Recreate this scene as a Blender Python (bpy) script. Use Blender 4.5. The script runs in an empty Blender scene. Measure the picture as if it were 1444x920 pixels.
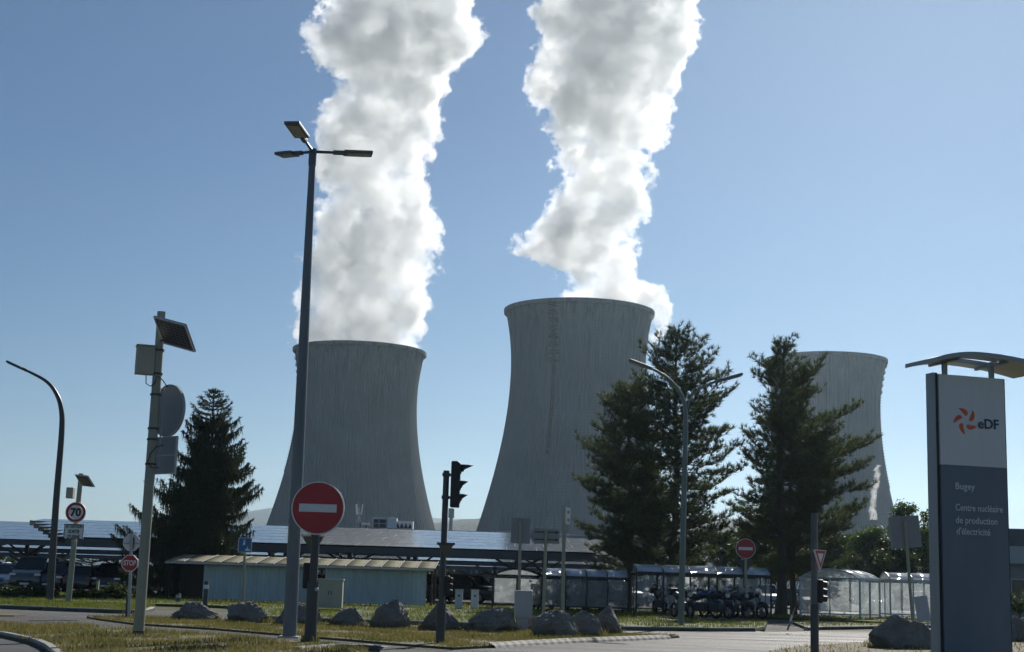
import bpy, bmesh, math, random
import numpy as np
from mathutils import Vector, Matrix, noise as mnoise

# ------------------------------------------------------------------ camera, sky, sun, exposure
scene = bpy.context.scene
COL = scene.collection
F_PX, CX, CY, EYE = 2050.0, 722.0, 460.0, 1.3
PITCH, ROLL = math.atan((821.0 - CY) / F_PX), 0.030
FWD = Vector((0, math.cos(PITCH), math.sin(PITCH)))
UP0 = Vector((0, -math.sin(PITCH), math.cos(PITCH)))
RIGHT = Vector((1, 0, 0)) * math.cos(ROLL) + UP0 * math.sin(ROLL)
UP = UP0 * math.cos(ROLL) - Vector((1, 0, 0)) * math.sin(ROLL)
cam_data = bpy.data.cameras.new("camera")
cam = bpy.data.objects.new("camera", cam_data)
COL.objects.link(cam)
cam.matrix_world = Matrix(((RIGHT.x, UP.x, -FWD.x, 0), (RIGHT.y, UP.y, -FWD.y, 0), (RIGHT.z, UP.z, -FWD.z, EYE), (0, 0, 0, 1)))
cam_data.sensor_fit = 'HORIZONTAL'
cam_data.sensor_width = 36.0
cam_data.lens = F_PX / 1444.0 * 36.0
cam_data.clip_start = 0.1
cam_data.clip_end = 40000
scene.camera = cam

SUN_AZ, SUN_EL = math.radians(19.0), math.radians(29.0)
SUN_DIR = Vector((math.sin(SUN_AZ) * math.cos(SUN_EL), math.cos(SUN_AZ) * math.cos(SUN_EL), math.sin(SUN_EL)))
world = bpy.data.worlds.new("World")
scene.world = world
world.use_nodes = True
wn = world.node_tree.nodes
wn.clear()
sky = wn.new('ShaderNodeTexSky')
sky.sky_type = 'NISHITA'
sky.sun_disc = False
sky.sun_elevation = SUN_EL
sky.sun_rotation = SUN_AZ
sky.altitude = 200
sky.air_density = 1.0
sky.dust_density = 0.16
sky.ozone_density = 6.0
bg = wn.new('ShaderNodeBackground')
bg.inputs['Strength'].default_value = 0.052
wo = wn.new('ShaderNodeOutputWorld')
world.node_tree.links.new(sky.outputs[0], bg.inputs['Color'])
world.node_tree.links.new(bg.outputs[0], wo.inputs['Surface'])

sun_data = bpy.data.lights.new("sun", 'SUN')
sun_data.energy = 5.0
sun_data.angle = math.radians(0.5)
sun_data.color = (1.0, 0.95, 0.87)
sun = bpy.data.objects.new("sun", sun_data)
COL.objects.link(sun)
sun.rotation_euler = (-SUN_DIR).to_track_quat('-Z', 'Y').to_euler()
sun.location = (0, 0, 60)

vs = scene.view_settings
vs.view_transform = 'Standard'
vs.look = 'None'
vs.exposure = 0.1
vs.gamma = 1.0
vs.use_curve_mapping = False
cy = scene.cycles
cy.max_bounces = 12
cy.diffuse_bounces = 3
cy.glossy_bounces = 3
cy.transmission_bounces = 6
cy.transparent_max_bounces = 24
cy.volume_bounces = 10
cy.use_denoising = True
cy.sample_clamp_indirect = 8.0
cy.caustics_reflective = False
cy.caustics_refractive = False

# ------------------------------------------------------------------ pixel <-> place (measured on the photograph)
def ray(x, y):
    return (FWD + RIGHT * ((x - CX) / F_PX) + UP * ((CY - y) / F_PX))
def ground(x, y, z=0.0):
    d = ray(x, y)
    t = (z - EYE) / d.z
    return Vector((d.x * t, d.y * t, z))
def at(x, y, Y):
    d = ray(x, y)
    t = Y / d.y
    return Vector((d.x * t, Y, EYE + d.z * t))

# ------------------------------------------------------------------ node materials
def new_mat(name):
    m = bpy.data.materials.new(name)
    m.use_nodes = True
    nt = m.node_tree
    b = nt.nodes['Principled BSDF']
    return m, nt, b
def N(nt, t, **kw):
    n = nt.nodes.new(t)
    for k, v in kw.items():
        setattr(n, k, v)
    return n
def texco(nt, scale=(1, 1, 1), out='Object'):
    tc = N(nt, 'ShaderNodeTexCoord')
    mp = N(nt, 'ShaderNodeMapping')
    mp.inputs['Scale'].default_value = scale
    nt.links.new(tc.outputs[out], mp.inputs['Vector'])
    return mp.outputs[0]
def noise(nt, vec, scale, detail=4, rough=0.55, dist=0.0):
    n = N(nt, 'ShaderNodeTexNoise')
    n.inputs['Scale'].default_value = scale
    n.inputs['Detail'].default_value = detail
    n.inputs['Roughness'].default_value = rough
    n.inputs['Distortion'].default_value = dist
    nt.links.new(vec, n.inputs['Vector'])
    return n.outputs['Fac']
def ramp(nt, fac, stops):
    r = N(nt, 'ShaderNodeValToRGB')
    e = r.color_ramp.elements
    while len(e) < len(stops):
        e.new(0.5)
    for el, (p, c) in zip(e, stops):
        el.position = p
        el.color = (c[0], c[1], c[2], 1) if hasattr(c, '__len__') else (c, c, c, 1)
    nt.links.new(fac, r.inputs['Fac'])
    return r.outputs['Color']
def mixc(nt, fac, a, b, mode='MIX'):
    m = N(nt, 'ShaderNodeMix', data_type='RGBA', blend_type=mode)
    for s, v in ((m.inputs[0], fac), (m.inputs[6], a), (m.inputs[7], b)):
        if hasattr(v, 'node'):
            nt.links.new(v, s)
        elif hasattr(v, '__len__'):
            s.default_value = (v[0], v[1], v[2], 1)
        else:
            s.default_value = v
    return m.outputs[2]
def bump(nt, b, h, strength=0.3, dist=0.05):
    n = N(nt, 'ShaderNodeBump')
    n.inputs['Strength'].default_value = strength
    n.inputs['Distance'].default_value = dist
    nt.links.new(h, n.inputs['Height'])
    nt.links.new(n.outputs[0], b.inputs['Normal'])
def sc(c, k):
    return tuple(min(1.0, v * k) for v in c)
MATS = {}
def mat(name, c, rough=0.6, metal=0.0, var=0.18, scale=3.0, bmp=0.0, bscale=25.0, stretch=(1, 1, 1), spec=0.5):
    if name in MATS:
        return MATS[name]
    m, nt, b = new_mat(name)
    c = tuple(min(0.8, q * 1.3) for q in c)
    v = texco(nt, stretch)
    n = noise(nt, v, scale, 6, 0.65)
    col = ramp(nt, n, [(0.25, sc(c, 1 - var)), (0.75, sc(c, 1 + var))])
    n2 = noise(nt, v, scale * 7.3, 3)
    col = mixc(nt, 0.35, col, mixc(nt, n2, sc(c, 1 - var * 1.3), sc(c, 1 + var)))
    nt.links.new(col, b.inputs['Base Color'])
    b.inputs['Roughness'].default_value = rough
    b.inputs['Metallic'].default_value = metal
    b.inputs['Specular IOR Level'].default_value = spec
    r = ramp(nt, n2, [(0.2, max(0.02, rough - 0.1)), (0.8, min(1, rough + 0.1))])
    nt.links.new(r, b.inputs['Roughness'])
    if bmp > 0:
        bump(nt, b, noise(nt, v, bscale, 5, 0.6), bmp, 0.03)
    MATS[name] = m
    return m

# ------------------------------------------------------------------ mesh builder
def basis(axis):
    z = Vector(axis).normalized()
    a = Vector((0, 0, 1)) if abs(z.z) < 0.9 else Vector((1, 0, 0))
    x = a.cross(z).normalized()
    return x, z.cross(x), z
class MB:
    def __init__(self):
        self.v, self.f = [], []
    def add(self, vs, fs):
        o = len(self.v)
        self.v += [tuple(p) for p in vs]
        self.f += [tuple(i + o for i in f) for f in fs]
        return self
    def box(self, c, s, rz=0.0, M=None):
        h = [k / 2 for k in s]
        R = M if M is not None else Matrix.Rotation(rz, 3, 'Z')
        vs = [R @ Vector((sx * h[0], sy * h[1], sz * h[2])) + Vector(c) for sx in (-1, 1) for sy in (-1, 1) for sz in (-1, 1)]
        return self.add(vs, [(0, 1, 3, 2), (4, 6, 7, 5), (0, 4, 5, 1), (2, 3, 7, 6), (0, 2, 6, 4), (1, 5, 7, 3)])
    def path(self, pts, radii, n=10, caps=True):
        pts = [Vector(p) for p in pts]
        if not hasattr(radii, '__len__'):
            radii = [radii] * len(pts)
        vs, fs = [], []
        x = None
        for i, p in enumerate(pts):
            t = (pts[min(i + 1, len(pts) - 1)] - pts[max(i - 1, 0)])
            t = t.normalized() if t.length > 1e-9 else Vector((0, 0, 1))
            if x is None:
                x, y, _ = basis(t)
            else:
                x = (x - t * x.dot(t))
                x = x.normalized() if x.length > 1e-6 else basis(t)[0]
                y = t.cross(x)
            y = t.cross(x)
            for k in range(n):
                a = 2 * math.pi * k / n
                vs.append(p + (x * math.cos(a) + y * math.sin(a)) * radii[i])
        m = len(pts)
        for i in range(m - 1):
            for k in range(n):
                a, b2 = i * n + k, i * n + (k + 1) % n
                fs.append((a, b2, b2 + n, a + n))
        if caps:
            fs.append(tuple(range(n - 1, -1, -1)))
            fs.append(tuple(range((m - 1) * n, m * n)))
        return self.add(vs, fs)
    def tube(self, a, b2, r0, r1=None, n=10):
        return self.path([a, b2], [r0, r0 if r1 is None else r1], n)
    def prism(self, pts, y0, y1, M=None):
        # outline in the x-z plane (anticlockwise seen from -Y), extruded from y0 to y1
        n = len(pts)
        vs = [Vector((p[0], y0, p[1])) for p in pts] + [Vector((p[0], y1, p[1])) for p in pts]
        if M is not None:
            vs = [M @ p for p in vs]
        fs = [tuple(range(n)), tuple(range(2 * n - 1, n - 1, -1))]
        for i in range(n):
            j = (i + 1) % n
            fs.append((j, i, i + n, j + n))
        return self.add(vs, fs)
    def disc(self, c, r, y0, y1, n=40, M=None):
        return self.prism([(c[0] + r * math.cos(2 * math.pi * k / n), c[1] + r * math.sin(2 * math.pi * k / n)) for k in range(n)], y0, y1, M)
    def ring(self, c, r0, r1, y0, y1, n=48):
        vs, fs = [], []
        for k in range(n):
            a = 2 * math.pi * k / n
            ca, sa = math.cos(a), math.sin(a)
            for r, y in ((r0, y0), (r1, y0), (r1, y1), (r0, y1)):
                vs.append((c[0] + r * ca, y, c[1] + r * sa))
        for k in range(n):
            j = (k + 1) % n
            for q in range(4):
                fs.append((k * 4 + q, k * 4 + (q + 1) % 4, j * 4 + (q + 1) % 4, j * 4 + q))
        return self.add(vs, fs)
    def lathe(self, prof, n=32, c=(0, 0), caps=False):
        vs, fs = [], []
        for r, z in prof:
            for k in range(n):
                a = 2 * math.pi * k / n
                vs.append((c[0] + r * math.cos(a), c[1] + r * math.sin(a), z))
        for i in range(len(prof) - 1):
            for k in range(n):
                a, b2 = i * n + k, i * n + (k + 1) % n
                fs.append((a, b2, b2 + n, a + n))
        if caps:
            fs.append(tuple(range(n - 1, -1, -1)))
            fs.append(tuple(range((len(prof) - 1) * n, len(prof) * n)))
        return self.add(vs, fs)
    def build(self, name, m, parent=None, smooth=True, bevel=0.0, angle=35):
        me = bpy.data.meshes.new(name)
        me.from_pydata([tuple(p) for p in self.v], [], self.f)
        return link_mesh(name, me, m, parent, smooth, bevel, angle)
def link_mesh(name, me, m, parent=None, smooth=True, bevel=0.0, angle=35, fix=True):
    if fix:
        bm = bmesh.new()
        bm.from_mesh(me)
        bmesh.ops.recalc_face_normals(bm, faces=bm.faces)
        bm.to_mesh(me)
        bm.free()
    if smooth:
        me.shade_smooth()
        me.set_sharp_from_angle(angle=math.radians(angle))
    for q in (m if isinstance(m, (list, tuple)) else [m]):
        me.materials.append(q)
    o = bpy.data.objects.new(name, me)
    COL.objects.link(o)
    if parent is not None:
        o.parent = parent
    if bevel > 0:
        b = o.modifiers.new("bevel", 'BEVEL')
        b.width = bevel
        b.segments = 2
        b.limit_method = 'ANGLE'
    return o
def np_mesh(name, verts, faces, m, parent=None, smooth=False, matidx=None):
    # verts (n,3), faces (k,3 or 4) as numpy arrays
    me = bpy.data.meshes.new(name)
    k = faces.shape[1]
    me.vertices.add(len(verts))
    me.vertices.foreach_set('co', np.ascontiguousarray(verts, dtype=np.float32).ravel())
    me.loops.add(faces.size)
    me.loops.foreach_set('vertex_index', np.ascontiguousarray(faces, dtype=np.int32).ravel())
    me.polygons.add(len(faces))
    me.polygons.foreach_set('loop_start', np.arange(0, faces.size, k, dtype=np.int32))
    if matidx is not None:
        me.polygons.foreach_set('material_index', matidx.astype(np.int32))
    me.update(calc_edges=True)
    me.validate()
    return link_mesh(name, me, m, parent, smooth, 0, 60, fix=False)
def tag(o, label=None, cat=None, group=None, kind=None):
    for k, v in (('label', label), ('category', cat), ('group', group), ('kind', kind)):
        if v:
            o[k] = v
    return o
def thing(name, label, cat, loc=(0, 0, 0), rz=0.0, group=None):
    o = bpy.data.objects.new(name, None)
    COL.objects.link(o)
    o.location = loc
    o.rotation_euler = (0, 0, rz)
    o.empty_display_size = 0.3
    return tag(o, label, cat, group)
def copy_tree(o, parent=None):
    c = o.copy()
    COL.objects.link(c)
    if parent is not None:
        c.parent = parent
    for ch in list(o.children):
        copy_tree(ch, c)
    return c
def text_mesh(body, size, depth=0.004, spacing=1.0, bold=0.0, line=1.0, align='LEFT'):
    cu = bpy.data.curves.new("lettering", 'FONT')
    cu.body = body
    cu.size = size
    cu.extrude = depth / 2
    cu.offset = bold
    cu.space_character = spacing
    cu.space_line = line
    cu.align_x = align
    cu.align_y = 'CENTER'
    cu.resolution_u = 4
    o = bpy.data.objects.new("lettering", cu)
    COL.objects.link(o)
    dg = bpy.context.evaluated_depsgraph_get()
    me = bpy.data.meshes.new_from_object(o.evaluated_get(dg))
    bpy.data.objects.remove(o)
    bpy.data.curves.remove(cu)
    # stand it up: x right, z up, facing -Y
    me.transform(Matrix.Rotation(math.radians(90), 4, 'X'))
    return me
def lettering(name, body, size, loc, m, parent, fit=None, **kw):
    me = text_mesh(body, size, **kw)
    xs = [v.co.x for v in me.vertices]
    if fit:
        k = fit / max(1e-6, max(xs) - min(xs))
        me.transform(Matrix.Diagonal((k, 1, 1, 1)))
    me.materials.clear()
    o = link_mesh(name, me, m, parent, smooth=False)
    o.location = loc
    return o
# ------------------------------------------------------------------ cooling towers
def concrete_mat(name, base, dark):
    m, nt, b = new_mat(name)
    v = texco(nt, (1, 1, 0.12))
    streak = noise(nt, v, 0.22, 6, 0.6)
    blot = noise(nt, texco(nt), 0.035, 5, 0.6)
    col = ramp(nt, streak, [(0.3, sc(base, 0.88)), (0.7, sc(base, 1.08))])
    col = mixc(nt, ramp(nt, blot, [(0.35, 0.0), (0.7, 0.75)]), col, dark)
    # rain runs below the rim: long streaks with a ragged lower end
    sx = N(nt, 'ShaderNodeSeparateXYZ')
    nt.links.new(texco(nt), sx.inputs[0])
    run = noise(nt, texco(nt, (1, 1, 0.02)), 0.55, 4, 0.7)
    top = N(nt, 'ShaderNodeMapRange')
    top.inputs[1].default_value = 62.0; top.inputs[2].default_value = 126.0
    nt.links.new(sx.outputs[2], top.inputs[0])
    mu = N(nt, 'ShaderNodeMath', operation='MULTIPLY')
    nt.links.new(top.outputs[0], mu.inputs[0]); nt.links.new(ramp(nt, run, [(0.5, 0.0), (0.66, 1.0)]), mu.inputs[1])
    col = mixc(nt, mu.outputs[0], col, sc(dark, 0.72))
    # formwork lifts
    w = N(nt, 'ShaderNodeTexWave', wave_type='BANDS', bands_direction='Z')
    w.inputs['Scale'].default_value = 0.21
    w.inputs['Distortion'].default_value = 0.25
    nt.links.new(texco(nt), w.inputs['Vector'])
    col = mixc(nt, ramp(nt, w.outputs['Fac'], [(0.0, 0.22), (0.1, 0.0)]), col, sc(dark, 0.6))
    nt.links.new(col, b.inputs['Base Color'])
    b.inputs['Roughness'].default_value = 0.9
    b.inputs['Specular IOR Level'].default_value = 0.2
    return m
M_CONC = concrete_mat('tower_concrete', (0.23, 0.25, 0.26), (0.14, 0.153, 0.16))
M_STEEL_DK = mat('dark_steel', (0.012, 0.012, 0.013), 0.7, 0.0)
def tower(px, rim_y, r_px, D, hor, label, ladder_az, thr=1.0, plat=(1.3, 2.6), z_plat=0.86):
    m_px = D / F_PX
    H = (hor - rim_y) * m_px + EYE
    r_rim = r_px * m_px
    base = at(px, rim_y, D)
    T = thing('cooling_tower', label, 'cooling tower', (base.x, D, 0), 0, 'concrete cooling towers')
    zt, rt = 0.785 * H, r_rim * 0.905 * thr
    c_lo = 0.575 * H
    c_up = 0.215 * H / math.sqrt((r_rim / rt) ** 2 - 1)
    def rad(z):
        c = c_lo if z < zt else c_up
        return rt * math.sqrt(1 + ((z - zt) / c) ** 2)
    z0 = 9.0
    NR, NZ = 128, 64
    ang = []
    for k in range(NR):
        a = 2 * math.pi * k / NR
        w = 2 * math.pi / NR
        ang += [(a, 0), (a + w * 0.62, 0), (a + w * 0.68, 1), (a + w * 0.94, 1)]
    A = np.array([q[0] for q in ang]); B = np.array([q[1] for q in ang]) * 0.38
    zs = np.linspace(z0, H, NZ)
    n = len(A)
    rows = []
    for z in zs:
        r = rad(z) + B
        rows.append(np.stack([r * np.cos(A), r * np.sin(A), np.full(n, z)], 1))
    for z in zs[::-1]:
        r = rad(z) - 0.9 + 0 * B
        rows.append(np.stack([r * np.cos(A), r * np.sin(A), np.full(n, z)], 1))
    V = np.concatenate(rows)
    i = np.arange(2 * NZ)[:, None]; k = np.arange(n)[None, :]
    k2 = (k + 1) % n; i2 = (i + 1) % (2 * NZ)
    Fc = np.stack([i * n + k, i * n + k2, i2 * n + k2, i2 * n + k], -1).reshape(-1, 4)
    np_mesh('shell', V, Fc, M_CONC, T)
    R = rad(H)
    MB().lathe([(R - 1.0, H - 0.2), (R + 0.35, H - 1.9), (R + 1.15, H - 1.6), (R + 1.2, H + 0.15), (R - 1.0, H + 0.2), (R - 1.0, H - 0.2)], 200).build('rim', M_CONC, T)
    # raking columns under the shell
    mb = MB()
    r0 = rad(z0) - 0.4
    for q in range(44):
        for s in (-1, 1):
            a0 = 2 * math.pi * q / 44
            a1 = a0 + s * math.pi / 44
            mb.tube(((r0 + 3) * math.cos(a0), (r0 + 3) * math.sin(a0), 0), (r0 * math.cos(a1), r0 * math.sin(a1), z0 + 0.3), 0.45, n=6)
    mb.build('raking_columns', M_CONC, T)
    # caged ladder with small rest platforms
    mb = MB()
    zs2 = np.linspace(0.45 * H, H - 0.5, 40)
    ca, sa = math.cos(ladder_az), math.sin(ladder_az)
    for off in (-0.45, 0.45):
        mb.path([((rad(z) + 0.55) * ca - off * sa, (rad(z) + 0.55) * sa + off * ca, z) for z in zs2], 0.22, 5)
    for z in np.arange(0.46 * H, H - 1, 1.6):
        r = rad(z) + 0.7
        mb.box((r * ca, r * sa, z), (1.3, 1.3, 0.12), ladder_az)
    for z in np.arange(z_plat * H, H, 3.6):
        r = rad(z) + plat[0] * 0.4
        mb.box((r * ca, r * sa, z), (plat[0], plat[1], 0.7), ladder_az)
        mb.box((r * ca, r * sa, z + 1.1), (plat[0], plat[1], 0.3), ladder_az)
        for u, w in ((0.9, 1.1), (0.9, -1.1), (0.9, 0)):
            mb.box((r * ca + u * ca - w * sa, r * sa + u * sa + w * ca, z + 0.55), (0.12, 0.12, 1.1), ladder_az)
    mb.build('access_ladder', M_STEEL_DK, T)
    return T, H, r_rim, base.x
T1 = tower(507.5, 497, 92, 800, 814.5, 'cooling tower behind the tallest lamp post, brownish sunlit right flank', math.radians(196))
T2 = tower(817, 440, 104.5, 675, 824, 'largest cooling tower in the middle, caged ladder down its front', math.radians(247), 1.0, (2.4, 4.2), 0.78)
T3 = tower(1163.5, 510, 84, 790, 834, 'farthest right cooling tower, without plume, half hidden by pine', math.radians(-10), 0.97)

# ------------------------------------------------------------------ steam
def vnode(nt, op, a, b2=None, c=None):
    n = N(nt, 'ShaderNodeMath', operation=op)
    for k, v in enumerate((a, b2, c)):
        if v is None:
            continue
        if hasattr(v, 'node'):
            nt.links.new(v, n.inputs[k])
        else:
            n.inputs[k].default_value = v
    return n.outputs[0]
def vvec(nt, op, a, b2):
    n = N(nt, 'ShaderNodeVectorMath', operation=op)
    for k, v in enumerate((a, b2)):
        if hasattr(v, 'node'):
            nt.links.new(v, n.inputs[k])
        else:
            n.inputs[k].default_value = v
    return n.outputs[0]
def steam_mat(name, rows, dens, aniso, puff, step, y_mid, flat, off):
    # rows: (z, centre x, radius) up the plume; density falls off from that spine, frayed by billows at many scales
    m = bpy.data.materials.new(name)
    m.use_nodes = True
    nt = m.node_tree
    nt.nodes.remove(nt.nodes['Principled BSDF'])
    pv = N(nt, 'ShaderNodeVolumePrincipled')
    pv.inputs['Color'].default_value = (0.985, 0.988, 0.988, 1)
    pv.inputs['Anisotropy'].default_value = aniso
    tc = N(nt, 'ShaderNodeTexCoord')
    P = tc.outputs['Object']
    def warp(P, size, amp, detail):
        n = N(nt, 'ShaderNodeTexNoise')
        n.inputs['Scale'].default_value = 1.0 / size
        n.inputs['Detail'].default_value = detail
        nt.links.new(vvec(nt, 'ADD', P, off), n.inputs['Vector'])
        d = vvec(nt, 'SUBTRACT', n.outputs['Color'], (0.5, 0.5, 0.5))
        return vvec(nt, 'ADD', P, vvec(nt, 'MULTIPLY', d, (2 * amp, 2 * amp, 2 * amp)))
    Q = P
    sp = N(nt, 'ShaderNodeSeparateXYZ')
    nt.links.new(Q, sp.inputs[0])
    z0, z1 = rows[0][0], rows[-1][0]
    xs = [r[1] for r in rows]; rs = [r[2] for r in rows]
    xa, xb, rm = min(xs) - 1, max(xs) + 1, max(rs) * 1.05
    t = vnode(nt, 'DIVIDE', vnode(nt, 'SUBTRACT', sp.outputs[2], z0), z1 - z0)
    cr = N(nt, 'ShaderNodeValToRGB')
    e = cr.color_ramp.elements
    while len(e) < len(rows):
        e.new(0.5)
    for el, (z, x, r) in zip(e, rows):
        el.position = (z - z0) / (z1 - z0)
        el.color = ((x - xa) / (xb - xa), r / rm, 0, 1)
    nt.links.new(t, cr.inputs['Fac'])
    sc2 = N(nt, 'ShaderNodeSeparateColor')
    nt.links.new(cr.outputs['Color'], sc2.inputs[0])
    cx = vnode(nt, 'MULTIPLY_ADD', sc2.outputs[0], xb - xa, xa)
    rad = vnode(nt, 'MULTIPLY', sc2.outputs[1], rm)
    dx = vnode(nt, 'SUBTRACT', sp.outputs[0], cx)
    dy = vnode(nt, 'DIVIDE', vnode(nt, 'SUBTRACT', sp.outputs[1], y_mid), flat)
    dist = vnode(nt, 'SQRT', vnode(nt, 'ADD', vnode(nt, 'MULTIPLY', dx, dx), vnode(nt, 'MULTIPLY', dy, dy)))
    s = vnode(nt, 'SUBTRACT', rad, dist)
    fb = N(nt, 'ShaderNodeTexNoise')
    fb.inputs['Scale'].default_value = 1.0 / (puff * 1.25)
    fb.inputs['Detail'].default_value = 7
    fb.inputs['Roughness'].default_value = 0.63
    nt.links.new(vvec(nt, 'ADD', P, off), fb.inputs['Vector'])
    s = vnode(nt, 'MULTIPLY_ADD', vnode(nt, 'SUBTRACT', fb.outputs['Fac'], 0.5), puff * 4.2, s)
    mr = N(nt, 'ShaderNodeMapRange', interpolation_type='SMOOTHSTEP')
    mr.inputs[1].default_value = 0.0; mr.inputs[2].default_value = 0.22 * puff
    mr.inputs[3].default_value = 0.0; mr.inputs[4].default_value = dens
    nt.links.new(s, mr.inputs[0])
    nt.links.new(vnode(nt, 'MULTIPLY', mr.outputs[0], ramp(nt, fb.outputs['Fac'], [(0.36, 0.08), (0.62, 1.0)])), pv.inputs['Density'])
    nt.links.new(pv.outputs[0], nt.nodes['Material Output'].inputs['Volume'])
    m.cycles.volume_step_rate = step
    return m
def steam(name, label, prof, D, dens, aniso, puff, step, flat=0.8, off=(0, 0, 0), shift=0.0):
    prof = sorted(prof, key=lambda q: -q[0])
    rows = []
    for y, l, r in prof:
        a, b2 = at(l, y, D), at(r, y, D)
        rows.append(((a.z + b2.z) / 2, (a.x + b2.x) / 2, (b2.x - a.x) / 2 - shift))
    mb = MB()
    vs, fs = [], []
    n = 20
    for i, (z, x, r) in enumerate(rows):
        # the box of air the plume drifts in: generous, the vapour itself ends well inside
        rr_ = max(q[2] for q in rows[max(0, i - 1):i + 2]) + puff * 1.1
        for k in range(n):
            a = 2 * math.pi * k / n
            vs.append((x + rr_ * math.cos(a), D + rr_ * flat * 1.05 * math.sin(a), z))
    for i in range(len(rows) - 1):
        for k in range(n):
            fs.append((i * n + k, i * n + (k + 1) % n, (i + 1) * n + (k + 1) % n, (i + 1) * n + k))
    fs += [tuple(range(n - 1, -1, -1)), tuple(range((len(rows) - 1) * n, len(rows) * n))]
    mb.add(vs, fs)
    o = mb.build(name, steam_mat(name + '_vapour', rows, dens, aniso, puff, step, D, flat, off), None, smooth=False)
    return tag(o, label, 'steam plume', 'steam plumes over the cooling towers')
PROF1 = [(525, 432, 580), (497, 416, 596), (470, 415, 602), (445, 417, 606), (400, 420, 614), (365, 422, 630), (335, 434, 636), (312, 440, 624), (285, 444, 606),
         (240, 438, 600), (205, 430, 618), (172, 440, 628), (140, 466, 632), (112, 464, 644), (85, 434, 664), (55, 432, 682), (25, 440, 682), (0, 452, 676), (-40, 470, 668), (-90, 480, 690)]
PROF2 = [(478, 792, 862), (450, 775, 900), (425, 782, 940), (405, 792, 942), (385, 790, 912), (362, 724, 902), (342, 718, 902), (318, 738, 908), (290, 772, 922), (250, 778, 928), (210, 788, 922),
         (180, 764, 944), (150, 746, 944), (100, 744, 972), (60, 752, 996), (30, 748, 988), (0, 752, 988), (-40, 760, 990), (-90, 770, 1000)]
steam('steam_plume', 'thin wisp of white vapour rising before the farthest right tower', [(733, 1225, 1238), (715, 1225, 1237), (700, 1227, 1238), (685, 1229, 1240), (670, 1231, 1242), (656, 1233, 1243)], 420, 0.3, 0.5, 0.95, 0.12, 1.0, (3, 7, 1), 0.25)
steam('steam_plume', 'thick white steam plume behind the tallest lamp post head', PROF1, 800, 0.145, 0.45, 13.0, 0.2, 0.65, (11, 3, 5), 3.2)
steam('steam_plume', 'billowing white steam plume curling over the largest tower rim', PROF2, 675, 0.17, 0.45, 11.0, 0.2, 0.65, (40, 9, 2), 2.8)
steam('steam_plume', 'torn end of the plume tail hanging behind the right rim of the largest tower', [(505, 906, 918), (488, 908, 930), (465, 905, 945), (445, 900, 950), (425, 898, 948), (408, 900, 938)], 668, 0.13, 0.45, 7.0, 0.2, 0.9, (2, 9, 12), 1.6)
# ------------------------------------------------------------------ ground, roads, kerbs, lawns
def ground_mat(name, stops, scale, rough=0.9, fine=60.0, bmp=0.5, fdist=0.02, patch=None):
    m, nt, b = new_mat(name)
    v = texco(nt)
    col = ramp(nt, noise(nt, v, scale, 8, 0.65), stops)
    f = noise(nt, v, fine, 3, 0.7)
    col = mixc(nt, 1.0, col, ramp(nt, f, [(0.3, 0.62), (0.7, 1.0)]), 'MULTIPLY')
    if patch:
        pc, ps, lo, hi = patch
        col = mixc(nt, ramp(nt, noise(nt, v, ps, 5, 0.7, 0.6), [(lo, 0.0), (hi, 1.0)]), col, pc)
    nt.links.new(col, b.inputs['Base Color'])
    b.inputs['Roughness'].default_value = rough
    b.inputs['Specular IOR Level'].default_value = 0.3
    bump(nt, b, f, bmp, fdist)
    return m
M_FIELD = ground_mat('field_grass', [(0.3, (0.05, 0.07, 0.02)), (0.7, (0.09, 0.10, 0.03))], 0.2)
M_LAWN = ground_mat('lawn', [(0.3, (0.065, 0.10, 0.022)), (0.7, (0.12, 0.15, 0.04))], 0.7, patch=((0.17, 0.145, 0.06), 0.5, 0.55, 0.8))
M_DRY = ground_mat('dry_grass', [(0.3, (0.12, 0.112, 0.052)), (0.7, (0.205, 0.178, 0.09))], 0.9, patch=((0.13, 0.105, 0.075), 0.5, 0.56, 0.66))
def asphalt_mat(name, c, rough, seam=True, spec=0.5):
    m, nt, b = new_mat(name)
    v = texco(nt)
    g = noise(nt, v, 45.0, 3, 0.8)
    big = noise(nt, v, 0.35, 6, 0.65)
    col = ramp(nt, big, [(0.3, sc(c, 0.8)), (0.7, sc(c, 1.25))])
    col = mixc(nt, 1.0, col, ramp(nt, g, [(0.25, 0.6), (0.75, 1.0)]), 'MULTIPLY')
    if seam:
        vo = N(nt, 'ShaderNodeTexVoronoi', feature='DISTANCE_TO_EDGE')
        vo.inputs['Scale'].default_value = 0.22
        d = N(nt, 'ShaderNodeMix', data_type='VECTOR')
        nz = N(nt, 'ShaderNodeTexNoise')
        nz.inputs['Scale'].default_value = 0.8
        nt.links.new(v, nz.inputs['Vector'])
        d.inputs[0].default_value = 0.35
        nt.links.new(v, d.inputs[4]); nt.links.new(nz.outputs['Color'], d.inputs[5])
        nt.links.new(d.outputs[1], vo.inputs['Vector'])
        col = mixc(nt, ramp(nt, vo.outputs[0], [(0.004, 0.75), (0.014, 0.0)]), col, sc(c, 0.3))
        # tyre-polished and patched stretches
        col = mixc(nt, ramp(nt, noise(nt, texco(nt, (0.15, 1.0, 1)), 0.8, 4), [(0.5, 0.0), (0.7, 0.5)]), col, sc(c, 0.55))
    nt.links.new(col, b.inputs['Base Color'])
    rr = noise(nt, texco(nt, (0.06, 0.8, 1)), 1.1, 5, 0.7)
    nt.links.new(ramp(nt, rr, [(0.3, rough - 0.14), (0.7, min(1, rough + 0.12))]), b.inputs['Roughness'])
    b.inputs['Specular IOR Level'].default_value = spec
    g2 = noise(nt, v, 7.0, 6, 0.75)
    bump(nt, b, mixc(nt, 0.6, g, g2), 1.0, 0.09)
    return m
M_ROAD = asphalt_mat('asphalt', (0.12, 0.122, 0.122), 0.72, spec=0.28)
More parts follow.
